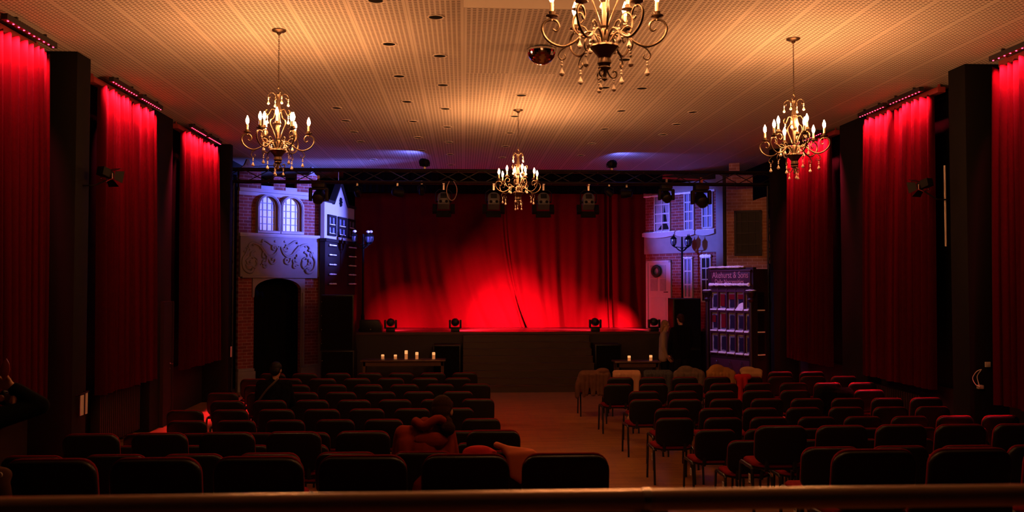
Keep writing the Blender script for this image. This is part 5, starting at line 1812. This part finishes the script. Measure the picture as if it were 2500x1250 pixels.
    bag = organic(bg, 'bag', cm('brown_leather', (0.05, 0.02, 0.011), var=0.2), None, 0.012, 4)
    tag(bag, 'brown bag with round pale button on the chair at picture edge', 'bag')
    MB().lathe([(0.014, 0), (0.014, 0.006)], 14, Matrix.Translation((-2.352, 4.712, 1.525)) @ Matrix.Rotation(pi / 2, 4, 'X')).build('button', 'paper', bag)
    return r
left_person()

# couple standing near the shop-side table
def standing(label, x, y, H, fwd, m_top, m_leg, m_hair, wide=0.42, hairlong=False, reach=None):
    r = thing('person', label, 'person', (x, y, 0))
    f = Vector((fwd[0], fwd[1], 0)).normalized()
    sd = Vector((f.y, -f.x, 0))
    k = H / 1.75
    def p(a, b, c): return sd * a + f * b + Vector((0, 0, c * k))
    body = MB()
    body.capsule(p(0, 0, 0.95), p(0, 0, 1.30), 0.085, 0.085)
    body.capsule(p(-wide / 2 + 0.05, 0, 1.42), p(wide / 2 - 0.05, 0, 1.42), 0.055)
    body.capsule(p(0, 0, 1.42), p(0, 0.02, 1.58), 0.055, 0.05)
    T = head_on(body, p(0, 0.03, 1.645), (f.x, f.y, -0.15))
    arms = {}
    for sx in (-1, 1):
        a = p(sx * (wide / 2 - 0.05), 0, 1.41)
        b = p(sx * (wide / 2 + 0.02), 0.02, 1.12)
        c = p(sx * (wide / 2 - 0.02), 0.12, 0.88) if not reach else p(sx * 0.10, 0.28, 1.05)
        arms[sx] = (a, b, c)
        body.capsule(a, b, 0.046, 0.037)
        body.capsule(b, c, 0.037, 0.027)
        hand(body, c, (c - b) + f * 0.05, -sd * sx, 0.6)
        h, kn, an = p(sx * 0.09, 0, 0.92), p(sx * 0.10, 0.02, 0.50), p(sx * 0.10, -0.01, 0.09)
        body.capsule(h, kn, 0.085, 0.056)
        body.capsule(kn, an, 0.056, 0.036)
        body.capsule(an, an + f * 0.15 + Vector((0, 0, -0.055)), 0.034, 0.028)
    organic(body, 'body', 'skin', r, 0.011, 4)
    eyes_on(T, r)
    top = MB()
    for q in range(5):
        t = q / 4 - 0.5
        top.capsule(p(t * 0.24, 0, 0.86), p(t * (wide - 0.18), 0, 1.34), 0.11, 0.10)
    top.capsule(p(-wide / 2 + 0.07, 0, 1.405), p(wide / 2 - 0.07, 0, 1.405), 0.078)
    top.capsule(p(0, 0, 1.40), p(0, 0.01, 1.48), 0.085, 0.065)
    for sx in arms:
        a, b, c = arms[sx]
        top.capsule(a, b, 0.070, 0.057)
        top.capsule(b, b + (c - b) * 0.92, 0.057, 0.044)
    organic(top, 'jacket', m_top, r, 0.012, 4)
    leg = MB()
    for sx in (-1, 1):
        leg.capsule(p(sx * 0.09, 0, 0.90), p(sx * 0.10, 0.02, 0.50), 0.098, 0.070)
        leg.capsule(p(sx * 0.10, 0.02, 0.50), p(sx * 0.10, -0.01, 0.10), 0.070, 0.055)
    organic(leg, 'trousers', m_leg, r, 0.013, 4)
    sh = MB()
    for sx in (-1, 1):
        a = p(sx * 0.10, -0.03, 0.04); b = p(sx * 0.10, 0.15, 0.035)
        sh.capsule((a.x, a.y, 0.042), (b.x, b.y, 0.038), 0.042, 0.036)
    sh.build('shoes', 'black_plastic', r, smooth=True)
    hair = MB()
    hair.ball((0, -0.020, 0.035), (0.083, 0.096, 0.088), 16, T)
    hair.ball((0, -0.055, -0.02), (0.076, 0.058, 0.075), 14, T)
    if hairlong:
        hair.ball((0, -0.065, -0.10), (0.08, 0.05, 0.12), 14, T)
    organic(hair, 'hair', m_hair, r, 0.009, 3)
    return r
standing('person in dark jacket standing at the shop-side table with back turned', 4.93, 20.05, 1.83, (-0.35, 0.9), 'black_cloth', 'trousers', 'hair_brown', 0.52)
standing('fair-haired person in light top facing the dark-jacketed one', 4.66, 20.55, 1.66, (0.75, -0.35), cm('light_top', (0.26, 0.18, 0.13)), 'trousers', 'hair_blond', 0.38, True)

# ------------------------------------------------------------------ guard rail before the camera
rl = thing('guard_rail', 'brown steel guard rail across the bottom of the picture', 'railing', (0, 1.62, 1.11))
MB().tube([(-2.6, 0, 0.99), (0.33, 0, 0.99)], 0.020, 16).tube([(0.335, 0, 0.99), (3.4, 0, 0.99)], 0.020, 16).build('handrail', 'rail', rl, smooth=True)
MB().tube([(0.325, 0, 0.99), (0.340, 0, 0.99)], 0.0215, 16).build('joint_sleeve', 'steel', rl, smooth=True)
for x in (-2.4, -1.0, 0.33, 1.8, 3.2):
    MB().tube([(x, 0, 0.0), (x, 0, 0.98)], 0.018, 10).build('post', 'rail', rl, smooth=True)
MB().tube([(-2.6, 0, 0.5), (3.4, 0, 0.5)], 0.012, 8).build('mid_rail', 'rail', rl, smooth=True)
